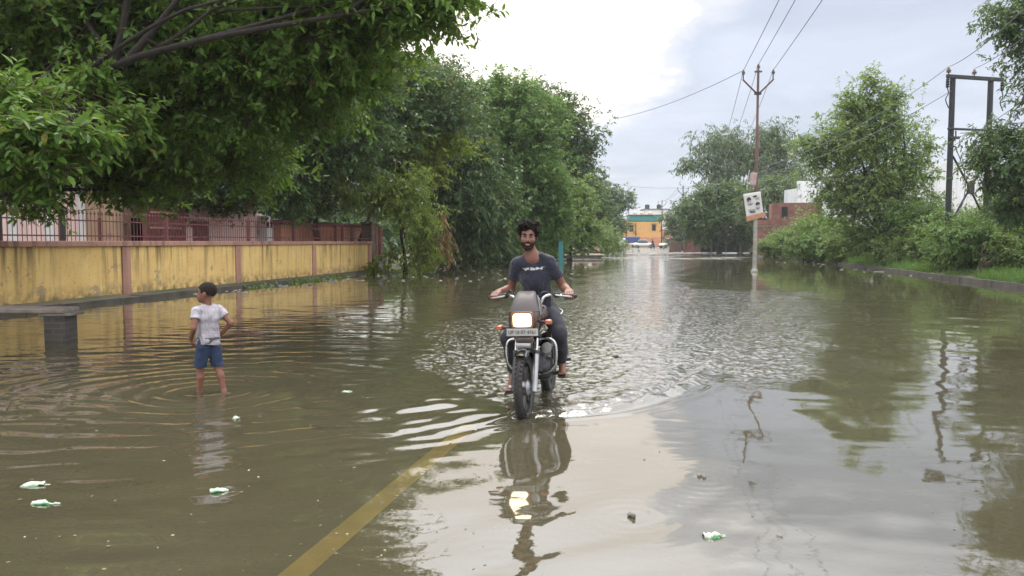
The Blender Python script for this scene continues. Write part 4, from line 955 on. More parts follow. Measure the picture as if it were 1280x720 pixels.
# right bank trees
tree('roadside_tree', (at(1098, 330, 43).x, 43, .2), at(1095, 265, 43), [C(1085, 130, 43, 1.5, 1.3), C(1060, 175, 43, 1.9), C(1110, 170, 43, 1.9), C(1030, 190, 43.5, 1.4, 1.0), C(1140, 205, 43, 1.4, 1.1), C(1075, 225, 42.5, 2.0), C(1120, 245, 42.5, 1.9), C(1050, 250, 43, 1.4), C(1100, 290, 42.5, 1.7, 1.3), C(1140, 270, 43, 1.2), C(1090, 105, 43, .6, .7), C(1065, 130, 43, .7, .8), C(1115, 125, 43, .6, .7), C(1010, 180, 43.5, .6, .5), C(1110, 318, 42.5, 1.0, .6), C(1158, 180, 43, .6, .5)],
     'airy light green tree leaning over the right bank', 'leaf_light', 'bark', leafL=.2, leafA=.46, tw=.65, per=9, dens=1.45, droop=.5, seed=51, tr=.2, updir=.55)
tree('bank_tree', (at(1390, 330, 26).x, 26, .3), at(1340, 210, 26), [C(1275, 20, 26, .9, .8), C(1300, 60, 26, .8, .7), C(1255, 165, 26, .7, .5), C(1275, 205, 25.5, 1.0, .9), C(1225, 195, 26, .45, .35), C(1240, 225, 26, .45, .4), C(1290, 260, 25.5, .9, .9), C(1330, 130, 26, 1.2), C(1320, 0, 26, 1.2), C(1262, 255, 26, .5, .5)],
     'dark tree leaning in from the right edge of the bank', 'leaf_dark', leafL=.15, leafA=.4, tw=.5, dens=2.0, droop=.7, seed=52, tr=.22, six=True)
sb_ = gp(1222, 347); tree('leaning_stump_tree', (at(1222, 345, 29.5).x, 29.5, .15), at(1232, 318, 29.5), [C(1190, 290, 30, .8, .6), C(1225, 285, 30, .7, .5), C(1268, 290, 30, 1.0, .8), C(1215, 305, 30.5, .6, .4)],
     'crooked low tree with a dark bent limb on the right kerb', 'leaf_mid', 'bark_pale', leafL=.17, leafA=.4, tw=.55, dens=1.7, seed=53, tr=.13, limbs=[([at(1228, 325, 29.5), at(1232, 330, 29.4), at(1250, 322, 29.3), at(1275, 308, 29.2), at(1300, 295, 29.2)], .13)])
tree('eucalyptus_tree', (at(925, 312, 100).x, 100, .3), at(925, 230, 100), [C(885, 190, 100, 2.2, 2.4), C(900, 215, 99, 2.6), C(920, 180, 100, 2.2, 2.6), C(960, 175, 101, 2.2, 2.8), C(980, 190, 102, 2.0, 2.6), C(945, 200, 100, 2.8), C(975, 225, 101, 2.6), C(865, 205, 100, 1.3, 1.0), C(990, 215, 102, 2.2, 2.4)],
     'tall grey green open crowned tree behind the posters pole', 'leaf_grey', 'bark_pale', leafL=.42, leafA=.28, tw=1.2, dens=1.3, droop=1.2, seed=54, tr=.3, shell=.2)
tree('acacia_tree', (at(905, 314, 88).x, 90, .2), at(905, 285, 90), [C(890, 245, 90, 2.6, 1.6), C(915, 240, 90, 2.4, 1.6), C(870, 265, 89, 2.4, 1.6), C(930, 262, 89, 2.0, 1.6), C(900, 270, 88.5, 2.8, 1.8), C(880, 288, 89, 2.2, 1.3), C(925, 285, 90, 1.8, 1.2)],
     'spreading feathery green tree left of the posters pole', 'leaf_dark', leafL=.36, leafA=.4, tw=.8, dens=2.1, droop=.5, seed=55, tr=.25)
tree('avenue_tree', (at(856, 308, 128).x, 128, .3), at(856, 285, 128), [C(848, 275, 128, 2.2), C(860, 278, 128, 2.6), C(856, 292, 127, 2.4, 2.0), C(844, 292, 129, 1.2, 1.4), C(870, 282, 126, 2.4)],
     'distant bushy tree right of the far road', 'leaf_grey', leafL=.5, leafA=.5, tw=1.0, dens=2.4, droop=.35, seed=56, tr=.25)
tree('backdrop_tree', (at(965, 305, 78).x, 80, .3), at(968, 255, 80), [C(960, 240, 80, 2.0, 2.2), C(985, 235, 80, 1.6, 1.8), C(945, 262, 80, 1.6)],
     'grey green tree right behind the posters pole and brick building', 'leaf_grey', leafL=.36, leafA=.35, tw=1.0, dens=1.4, droop=.9, seed=57, tr=.2)

# shrubs along the right kerb
bushes = [(968, 309, 62, .8, .5, 'leaf_light'), (985, 305, 60, 1.0, .7, 'leaf_mid'), (1005, 300, 57, 1.1, .85, 'leaf_light'), (1025, 300, 54, 1.3, 1.0, 'leaf_light'), (1045, 305, 51, 1.2, .9, 'leaf_mid'), (1060, 312, 48, 1.0, .7, 'leaf_light'),
    (1145, 312, 39, 1.0, .7, 'leaf_light'), (1165, 295, 40, 1.2, 1.0, 'leaf_mid'), (1130, 298, 41, 1.0, .9, 'leaf_dark'), (1186, 322, 32.4, .5, .45, 'leaf_light'), (1200, 314, 32.6, .6, .6, 'leaf_mid'), (1255, 312, 33, 1.0, .7, 'leaf_mid'), (1285, 305, 32, 1.2, 1.0, 'leaf_dark'), (1250, 285, 36, 1.0, .8, 'leaf_light'), (1310, 325, 28, .8, .6, 'leaf_light'), (1275, 270, 37, 1.2, 1.0, 'leaf_light')]
what = ['bright bush in front of the brick building beside the pole', 'bush before the middle of the brick building', 'rounded bright bush before the right end of the brick building', 'yellowish bush just right of the brick building', 'mid green bush left of the airy tree', 'low bright bush touching the airy tree on its left',
    'low bright bush touching the airy tree on its right', 'bush in front of the big white house', 'dark bush behind the airy tree trunk', 'low spreading bush on the kerb left of the crooked tree', 'bush beneath the left leg of the double pole', 'bush behind the crooked tree limb', 'dark bush at the right edge of the photo', 'bright bush beneath the right leg of the double pole', 'low bush on the near right kerb', 'bright bush in front of the tan block wall']
for i, (px, py, Y, r, rz, lf) in enumerate(bushes):
    r *= 1.35; rz *= 1.55; py -= 3
    c = at(px, py, Y); k = i+60; q = random.Random(k)
    cl = [((c.x+q.uniform(-.5, .5)*r, c.y+q.uniform(-.4, .4)*r, c.z+q.uniform(-.3, .35)*rz), (r*q.uniform(.5, .8), r*q.uniform(.5, .8), rz*q.uniform(.5, .8)), 1) for _ in range(5)]
    tree('bank_shrub', (c.x, c.y, .2), (c.x, c.y, max(.5, c.z-.3*rz)), cl, what[i], lf, leafL=.16 if Y < 45 else .22, leafA=.38, tw=.5, dens=1.8, droop=.5, seed=k, tr=.04, group='shrubs along the right kerb', cat='shrub', trunk_name='stem', crown_name='foliage', updir=.6)
# leafy weeds at the foot of the wall
for i, (px, py, Y, r, lab) in enumerate(((468, 334, 33.6, .38, 'bright leafy weed in front of the brick pier'), (486, 322, 34.3, .4, 'pale leafy weed on the pier plinth'), (524, 326, 34.2, .4, 'dark leafy weed under the hanging bush'))):
    c = at(px, py, Y); tree('leafy_weed', (c.x, c.y, 0), (c.x, c.y, c.z), [((c.x, c.y, c.z), (r, r, r*.75), 1)], lab, 'leaf_yellow' if i != 2 else 'leaf_mid', leafL=.24, leafA=.6, tw=.3, per=5, dens=1.4, droop=.4, seed=90+i, tr=.02, cat='weed', trunk_name='stem', crown_name='foliage', six=True)

def build_woods():
    rng = np.random.default_rng(77); cl = []
    for i in range(26):
        y = 22+i*5.2; q = 15+rng.uniform(0, 5); cl.append(((XL(y)-q, y, 2.2+rng.uniform(0, 1.5)), (3.4, 3.4, 3.2+rng.uniform(0, 1.2)), 1))
    for i in range(16):
        y = 70+i*7; q = 12+rng.uniform(0, 6); cl.append(((XR(y)+q, y, 2.0+rng.uniform(0, 1.2)), (4, 4, 2.6+rng.uniform(0, 1.2)), 1))
    V, Q, mi = sprays(rng, cl, .6, .5, 1.4, 8, 1.7, .8, False)
    tag(link('woods', np_mesh('woods', V, Q, mi=mi), [M['leaf_dark'], M['twig']]), kind='stuff')
build_woods()
for i, (px, py, Y, r, lf, lab) in enumerate(((565, 318, 46, 1.2, 'leaf_dark', 'dark low shrub under the drooping tree'), (596, 318, 52, 1.3, 'leaf_mid', 'low shrub on the bank behind the left arm of the rider'), (622, 315, 56, 1.3, 'leaf_dark', 'dark shrub at the foot of the rounded tree'), (652, 313, 60, 1.4, 'leaf_mid', 'shrub on the bank hidden by the head of the rider'), (684, 312, 66, 1.4, 'leaf_dark', 'dark shrub beside the turquoise post'), (733, 309, 92, 1.7, 'leaf_mid', 'low shrub behind the flat stone platform'))):
    c = at(px, py, Y); q = random.Random(i); cl = [((c.x+q.uniform(-.7, .7)*r, c.y+q.uniform(-.4, .4)*r, c.z+q.uniform(-.3, .5)*r*.6), (r*.7, r*.6, r*.5), 1) for _ in range(4)]
    tree('waterside_shrub', (c.x, c.y, .0), (c.x, c.y, max(.4, c.z-.2)), cl, lab, lf, leafL=.24, leafA=.4, tw=.6, dens=2.0, droop=.8, seed=130+i, tr=.04, cat='shrub', trunk_name='stem', crown_name='foliage')

def build_grass():
    rng = np.random.default_rng(9); n = 42000
    y = 20+66*rng.uniform(0, 1, n)**1.6; o = .3+7*rng.uniform(0, 1, n)**1.8
    patch = np.sin(y*1.7+o*2)+np.sin(y*.6-o*1.1)+rng.normal(0, .6, n); k = patch > -.1; y, o = y[k], o[k]; n = len(y)
    x = XR(y)+o; z = np.interp(o, [0, .5, 3, 8], [.12, .14, .27, .34])
    Pn = np.stack([x, y, z-.02], -1); D = unit(np.stack([rng.normal(0, .4, n), rng.normal(0, .4, n), np.ones(n)], -1)); S = unit(np.cross(D, rng.normal(size=(n, 3))))
    Hh = (rng.uniform(.08, .42, n)*(.6+.8*np.clip(patch[k], 0, 1)))[:, None]*(1+.35*np.clip(y-30, 0, 30)/30)[:, None]; W = (.009+.0003*y)[:, None]
    V = np.stack([Pn-S*W, Pn+S*W, Pn+D*Hh+np.stack([rng.normal(0, .06, n), rng.normal(0, .06, n), np.zeros(n)], -1)], 1).reshape(-1, 3)
    tag(link('grass', np_mesh('grass', V, tris=np.arange(n*3).reshape(-1, 3)), M['leaf_mid']), kind='stuff')
build_grass()

# ------------------------------------------------------------------ figures: one smooth implicit surface per body and garment
class SDF:
    def __init__(s, lo, hi, h):
        s.lo = np.array(lo, float); s.h = h; n = np.ceil((np.array(hi)-s.lo)/h).astype(int)+1
        s.ax = [s.lo[i]+h*np.arange(n[i]) for i in range(3)]; s.Fv = np.full(n, 1.0, np.float32)
    def sub(s, lo, hi):
        sl = []
        for i in range(3):
            a = int(np.floor((lo[i]-s.lo[i])/s.h)); b = int(np.ceil((hi[i]-s.lo[i])/s.h))+1
            sl.append(slice(max(0, a), max(0, min(len(s.ax[i]), b))))
        X, Y, Z = np.meshgrid(s.ax[0][sl[0]], s.ax[1][sl[1]], s.ax[2][sl[2]], indexing='ij')
        return tuple(sl), np.stack([X, Y, Z], -1)
    def put(s, sl, d, k, op):
        A = s.Fv[sl]
        if op == 'u':
            hh = np.clip(.5+.5*(A-d)/k, 0, 1); s.Fv[sl] = A*(1-hh)+d*hh-k*hh*(1-hh)
        else:
            d = -d; hh = np.clip(.5-.5*(A-d)/k, 0, 1); s.Fv[sl] = A*(1-hh)+d*hh+k*hh*(1-hh)
    def cap(s, a, b, ra, rb=None, k=.015, op='u'):
        rb = ra if rb is None else rb; a = np.array(a, float); b = np.array(b, float); m = max(ra, rb)+k+4*s.h
        sl, p = s.sub(np.minimum(a, b)-m, np.maximum(a, b)+m); ba = b-a; L2 = ba@ba+1e-12
        t = np.clip(((p-a)@ba)/L2, 0, 1); d = np.linalg.norm(p-a-t[..., None]*ba, axis=-1)-(ra+(rb-ra)*t); s.put(sl, d, k, op); return s
    def chain(s, pts, rs, k=.015):
        for i in range(len(pts)-1): s.cap(pts[i], pts[i+1], rs[i], rs[i+1], k)
        return s
    def ell(s, c, r, k=.015, op='u', rot=None):
        c = np.array(c, float); r = np.array(r, float); m = r.max()+k+4*s.h; sl, p = s.sub(c-m, c+m); q = p-c
        if rot is not None: q = q @ np.array(rot)
        k0 = np.linalg.norm(q/r, axis=-1); k1 = np.linalg.norm(q/(r*r), axis=-1)+1e-9; s.put(sl, k0*(k0-1)/k1, k, op); return s
    def field(s, fn, op='max'):
        X, Y, Z = np.meshgrid(*s.ax, indexing='ij'); f = fn(X, Y, Z)
        s.Fv = np.maximum(s.Fv, f) if op == 'max' else s.Fv+f; return s
    def mesh(s, name):
        Fv = s.Fv; n = Fv.shape; ins = Fv < 0
        c = np.zeros((n[0]-1, n[1]-1, n[2]-1), int)
        for i in (0, 1):
            for j in (0, 1):
                for k in (0, 1): c += ins[i:n[0]-1+i, j:n[1]-1+j, k:n[2]-1+k]
        cell = np.argwhere((c > 0) & (c < 8)); idx = -np.ones(c.shape, int); idx[tuple(cell.T)] = np.arange(len(cell))
        acc = np.zeros((len(cell), 3)); cnt = np.zeros(len(cell))
        cor = [(i, j, k) for i in (0, 1) for j in (0, 1) for k in (0, 1)]
        for a in cor:
            for ax in range(3):
                if a[ax]: continue
                b = list(a); b[ax] = 1
                fa = Fv[cell[:, 0]+a[0], cell[:, 1]+a[1], cell[:, 2]+a[2]]; fb = Fv[cell[:, 0]+b[0], cell[:, 1]+b[1], cell[:, 2]+b[2]]
                m = (fa < 0) != (fb < 0); t = np.where(m, fa/np.where(np.abs(fa-fb) < 1e-12, 1, fa-fb), 0)
                p = np.array(a, float)[None]+np.zeros((len(cell), 3)); p[:, ax] += t
                acc[m] += p[m]; cnt[m] += 1
        V = s.lo+s.h*(cell+acc/cnt[:, None]); Q = []
        for ax in range(3):
            sl0 = [slice(None)]*3; sl1 = [slice(None)]*3; sl0[ax] = slice(0, n[ax]-1); sl1[ax] = slice(1, n[ax])
            e = np.argwhere(ins[tuple(sl0)] != ins[tuple(sl1)]); o1, o2 = (ax+1) % 3, (ax+2) % 3
            ok = (e[:, o1] > 0) & (e[:, o2] > 0) & (e[:, o1] < n[o1]-1) & (e[:, o2] < n[o2]-1); e = e[ok]
            def g(d1, d2): q = e.copy(); q[:, o1] -= d1; q[:, o2] -= d2; return idx[tuple(q.T)]
            q = np.stack([g(1, 1), g(0, 1), g(0, 0), g(1, 0)], -1); fl = ins[tuple(sl0)][tuple(e.T)]
            q[~fl] = q[~fl][:, ::-1]; Q.append(q)
        return np_mesh(name, V, np.concatenate(Q))
def ik(a, b, la, lb, pole):
    a, b, pole = Vector(a), Vector(b), Vector(pole); d = b-a; D = min(d.length, (la+lb)*.999); u = d.normalized()
    x = (D*D+la*la-lb*lb)/(2*D); h = math.sqrt(max(0, la*la-x*x)); w = (pole-u*pole.dot(u)).normalized(); return a+u*x+w*h
def hand(s, wrist, palm_dir, nrm, thumb_side, sc=1.0, curl=1.0):
    """five fingered hand: palm from the wrist along palm_dir, fingers curling towards -nrm"""
    w = Vector(wrist); d = Vector(palm_dir).normalized(); n = Vector(nrm); n = (n-d*n.dot(d)).normalized(); sd = d.cross(n)*thumb_side
    kn = []
    for i in range(4):
        o = (1.5-i)*.0205*sc; k0 = w+d*(.085-.006*abs(i-1.2))*sc+sd*o; s.cap(w+d*.012*sc+sd*o*.55, k0, .0145*sc, .0115*sc, .012*sc); L = (.036, .04, .037, .029)[i]*sc
        a0 = .55*curl; p0 = k0; dirv = d
        for j, r in enumerate((.0100, .0092, .0083)):
            ca = a0*(j+1)*1.05; dv = d*math.cos(ca)-n*math.sin(ca); p1 = p0+dv*L*(1, .75, .62)[j]; s.cap(p0, p1, r*sc, (r-.0008)*sc, .003*sc); p0 = p1
    t0 = w+d*.025*sc+sd*.022*sc; t1 = t0+(d*.55+sd*.6-n*.25).normalized()*.04*sc; t2 = t1+(d*.75+sd*.1-n*.6*curl).normalized()*.032*sc
    s.cap(t0, t1, .0145*sc, .0115*sc, .01*sc); s.cap(t1, t2, .011*sc, .009*sc, .004*sc)
def grip_hand(s, g, ax, wrist):
    """hand closed round a handlebar grip: g grip centre, ax bar direction outward"""
    g = Vector(g); ax = Vector(ax).normalized(); fw = Vector((0, -1, 0)); fw = (fw-ax*fw.dot(ax)).normalized(); up = Vector((0, 0, 1)); up = (up-ax*up.dot(ax)-fw*up.dot(fw)).normalized(); w = Vector(wrist)
    for i in range(4):
        o = g+ax*(.034-.0215*i); L = (.92, 1.0, 1.03, .95)[i]
        k = o+fw*-.006+up*.034; p = o+fw*.036*L+up*.014; q = o+fw*.024*L-up*.026; e = o-fw*.008-up*.029
        s.cap(w+(o-g)*.6, k, .016, .0125, .012); s.cap(k, p, .0105, .0098, .004); s.cap(p, q, .0096, .009, .003); s.cap(q, e, .0088, .008, .003)
    t0 = w.lerp(g, .45)-ax*.03; t1 = g-ax*.055-fw*.012+up*.012; t2 = g-ax*.05+fw*.024-up*.006
    s.cap(t0, t1, .0145, .012, .01); s.cap(t1, t2, .0112, .0095, .004)

BR = empty('motorcycle', (BIKE.x, BIKE.y+.02, -WD), (0, R(-2), R(-12)), 'dark brown commuter motorcycle with lit headlamp wading towards the viewer', 'motorcycle')

def build_man():
    root_loc, root_rot = BR.location.copy(), BR.rotation_euler.copy()
    HC = Vector((-.036, .588, 1.583)); HR = Euler((R(5), R(4), R(9))).to_matrix()
    def hp(x, y, z): return HC+HR @ Vector((x, y, z))
    hr = [list(r) for r in HR]
    nb = Vector((-.012, .645, 1.405))
    G = {k: Vector((k*.335, .485, 1.035)) for k in (-1, 1)}; W = {k: Vector((k*.325, .552, 1.080)) for k in (-1, 1)}
    S = {k: Vector((k*.162-.008, .668, 1.325)) for k in (-1, 1)}
    E = {k: ik(S[k], W[k], .275, .245, (-k*.10, 1, -.35)) for k in (-1, 1)}
    HIP = {k: Vector((k*.095, .83, .875)) for k in (-1, 1)}; AN = {1: Vector((.215, .735, .395)), -1: Vector((-.235, .67, .30))}
    KN = {k: ik(HIP[k], AN[k], .425, .405, (k*.28, -1, .3)) for k in (-1, 1)}
    s = SDF((-.46, .15, .08), (.46, 1.1, 1.76), .0055)
    # torso
    s.ell((0, .84, .89), (.15, .115, .10), .03); s.ell((0, .785, 1.03), (.135, .1, .13), .05); s.ell((-.003, .715, 1.21), (.146, .108, .16), .05)
    s.cap((-.135, .67, 1.335), (.122, .67, 1.335), .048, .048, .04); s.cap(nb+Vector((-.1, .03, -.045)), nb, .03, .045, .04); s.cap(nb+Vector((.1, .03, -.045)), nb, .03, .045, .04)
    s.cap(nb-Vector((0, 0, .03)), hp(0, .025, -.07), .06, .054, .025)
    # head
    s.ell(hp(0, .015, .03), (.074, .092, .086), .02, rot=hr); s.ell(hp(0, -.018, -.045), (.06, .07, .076), .03, rot=hr); s.ell(hp(0, -.056, -.098), (.03, .026, .022), .02, rot=hr)
    for k in (-1, 1):
        s.ell(hp(k*.038, -.053, -.03), (.027, .03, .028), .015, rot=hr); s.ell(hp(k*.031, -.093, -.001), (.018, .013, .0105), .008, 'd', rot=hr)
        s.ell(hp(k*.079, .012, -.008), (.011, .021, .033), .006, rot=hr); s.ell(hp(k*.0125, -.094, -.037), (.009, .01, .008), .005, rot=hr)
    s.cap(hp(-.036, -.077, .017), hp(.036, -.077, .017), .011, .011, .008); s.cap(hp(0, -.086, .006), hp(0, -.105, -.033), .0085, .0135, .008)
    s.cap(hp(-.018, -.087, -.066), hp(.018, -.087, -.066), .009, .009, .01)
    for k in (-1, 1):
        s.cap(S[k], E[k], .045, .038, .03); s.chain([E[k], E[k].lerp(W[k], .35), W[k]], [.04, .04, .027], .015); grip_hand(s, G[k], (k, .25, 0), W[k])
        s.cap(HIP[k], KN[k], .075, .055, .03); s.chain([KN[k], KN[k].lerp(AN[k], .35)+Vector((0, .015, 0)), AN[k]], [.053, .05, .034], .02)
        # bare foot: heel, arch, ball and five toes
        a = AN[k]; pit = -.012 if k > 0 else -.06; tw = k*.02
        he = a+Vector((0, .035, -.052)); ba = a+Vector((tw, -.115, -.062+pit)); s.cap(a, he, .036, .03, .02); s.cap(a, ba, .034, .024, .02); s.cap(he, ba, .028, .026, .02)
        for j in range(5):
            o = (j-2)*.0155*-k; t0 = ba+Vector((o, -.002-.004*abs(j-1), 0)); s.cap(t0, t0+Vector((tw*.3, -.045+.006*j, -.008)), (.0135, .011, .0105, .0095, .0085)[j], .008, .005)
    body = link('person', s.mesh('person'), M['skin'], None, 180); body.location = root_loc; body.rotation_euler = root_rot
    tag(body, 'bearded smiling man in a dark blue tshirt riding the near motorcycle', 'person')
    # T-shirt
    s = SDF((-.42, .4, .84), (.42, 1.05, 1.46), .0065)
    s.ell((0, .84, .91), (.168, .134, .12), .03); s.ell((0, .785, 1.03), (.152, .125, .16), .06); s.ell((-.003, .716, 1.215), (.160, .120, .168), .06)
    s.cap((-.138, .67, 1.332), (.125, .67, 1.332), .060, .060, .04); s.cap(nb+Vector((-.12, .03, -.045)), nb+Vector((-.04, .012, -.012)), .044, .05, .03); s.cap(nb+Vector((.12, .03, -.045)), nb+Vector((.04, .012, -.012)), .044, .05, .03)
    for k in (-1, 1): s.cap(S[k], S[k].lerp(E[k], .60), .055, .059, .035)
    s.ell(nb+Vector((0, -.02, .045)), (.072, .078, .062), .008, 'd'); s.ell(nb+Vector((0, -.085, -.02)), (.05, .07, .075), .01, 'd')
    s.field(lambda X, Y, Z: .006*np.sin(26*Z+14*X+9*Y+2*np.sin(9*X))*np.sin(15*X-11*Z)+.005*np.sin(44*Z-31*np.abs(X)+8*Y+1.5*np.sin(13*X+7*Z))*np.clip((1.25-Z)*4, .3, 1), 'add')
    for k in (-1, 1):
        u = (E[k]-S[k]).normalized(); p0 = S[k].lerp(E[k], .55)
        s.field(lambda X, Y, Z: np.where(k*X > .135, (X-p0.x)*u.x+(Y-p0.y)*u.y+(Z-p0.z)*u.z, -1))
    s.field(lambda X, Y, Z: .865-Z)
    link('shirt', s.mesh('shirt'), M['shirt_navy'], body, 180)
    # trousers
    s = SDF((-.42, .22, .3), (.42, 1.08, 1.0), .0065)
    s.ell((0, .845, .885), (.163, .13, .105), .03)
    for k in (-1, 1):
        s.cap(HIP[k], KN[k], .093, .068, .03); s.chain([KN[k], KN[k].lerp(AN[k], .45)+Vector((0, .01, 0)), AN[k].lerp(KN[k], .16)], [.066, .06, .052], .02)
    s.field(lambda X, Y, Z: .005*np.sin(30*Z+18*Y+10*X)*np.sin(22*Y-13*Z), 'add')
    link('trousers', s.mesh('trousers'), M['trousers'], body, 180)
    # hair, beard, brows
    s = SDF(HC-Vector((.13, .15, .12)), HC+Vector((.13, .15, .16)), .004)
    s.ell(hp(0, .022, .044), (.087, .105, .096), .02, rot=hr); s.ell(hp(-.025, -.05, .108), (.062, .045, .034), .02, rot=hr); s.ell(hp(.03, .0, .118), (.06, .06, .03), .02, rot=hr); s.ell(hp(-.072, -.01, .06), (.026, .05, .05), .02, rot=hr); s.ell(hp(.074, -.01, .05), (.024, .05, .05), .02, rot=hr)
    s.field(lambda X, Y, Z: .010*np.sin(85*X+40*Z)*np.sin(70*Y-50*X+20*Z)+.004*np.sin(170*X-120*Y)*np.sin(150*Z), 'add')
    def region(X, Y, Z):
        q = np.stack([X-HC.x, Y-HC.y, Z-HC.z], -1) @ np.array(HR); x, y, z = q[..., 0], q[..., 1], q[..., 2]
        line = .012-.62*y+.010*np.sin(x*70); line = np.where((np.abs(x) > .058) & (y > -.045), np.minimum(line, -.012-.5*np.maximum(y, 0)), line); return (line-z)*.8
    s.field(region); link('hair', s.mesh('hair'), M['hair'], body, 180)
    s = SDF(HC-Vector((.11, .15, .16)), HC+Vector((.11, .1, .03)), .0035)
    s.ell(hp(0, -.016, -.05), (.066, .077, .081), .02, rot=hr); s.ell(hp(0, -.058, -.104), (.037, .034, .027), .02, rot=hr)
    s.field(lambda X, Y, Z: .0022*np.sin(190*X+60*Z)*np.sin(170*Z-80*Y), 'add')
    def breg(X, Y, Z):
        q = np.stack([X-HC.x, Y-HC.y, Z-HC.z], -1) @ np.array(HR); x, y, z = q[..., 0], q[..., 1], q[..., 2]
        lim = -.066+1.15*np.maximum(np.abs(x)-.026, 0); lim = np.minimum(lim, .0); mouth = .0165-np.hypot(x*.6, (z+.070)*1.7)
        return np.maximum(np.maximum(z-lim, y-.03), np.where(y < -.05, mouth*.6, -1))
    s.field(breg)
    for k in (-1, 1): s.chain([hp(k*.004, -.098, -.052), hp(k*.022, -.090, -.056), hp(k*.034, -.079, -.075)], [.0055, .006, .006], .005)
    link('beard', s.mesh('beard'), M['beard'], body, 180)
    for k in (-1, 1):
        b = MB(); b.tube([hp(k*.012, -.089, .019), hp(k*.03, -.089, .025), hp(k*.049, -.078, .018)], [.004, .0065, .0035], 6); b.build('eyebrow', M['hair'], body, 180)
        b = MB(); b.ball(hp(k*.031, -.0705, -.003), (.0115, .0115, .0065), 14, 10); e = b.build('eye', M['eye_white'], body, 180)
        b = MB(); b.ball(hp(k*.031, -.0790, -.003), (.0075, .0048, .0055), 10, 8); b.build('iris', M['iris'], e, 180)
    b = MB(); b.tube([hp(-.024, -.084, -.065), hp(-.011, -.094, -.069), hp(.011, -.094, -.069), hp(.024, -.084, -.065)], [.0015, .0032, .0032, .0015], 8); b.build('teeth', M['teeth'], body, 180)
    b = MB(); b.tube([hp(-.025, -.083, -.066), hp(-.011, -.094, -.0755), hp(.011, -.094, -.0755), hp(.025, -.083, -.066)], [.003, .0056, .0056, .003], 8); b.build('lip', M['lip'], body, 180)
    for k in (-1, 1):
        a = AN[k]; pit = -.012 if k > 0 else -.06
        b = MB(); b.loft([sring(a+Vector((k*.004, .075, -.088)), .028, .01, n=16), sring(a+Vector((0, .03, -.09)), .036, .012, (1, 0, 0), (0, 0, 1), 16), sring(a+Vector((k*.012, -.07, -.092+pit*.7)), .04, .011, (1, 0, 0), (0, 0, 1), 16), sring(a+Vector((k*.022, -.165, -.096+pit)), .036, .01, (1, 0, 0), (0, 0, 1), 16)][1:])
        b.tube([a+Vector((k*.012-.042, -.085, -.085+pit*.7)), a+Vector((k*.012, -.075, -.028+pit*.7)), a+Vector((k*.012+.042, -.085, -.085+pit*.7))], .009, 6)
        b.build('sandal', M['sandal'], body, 60)
build_man()

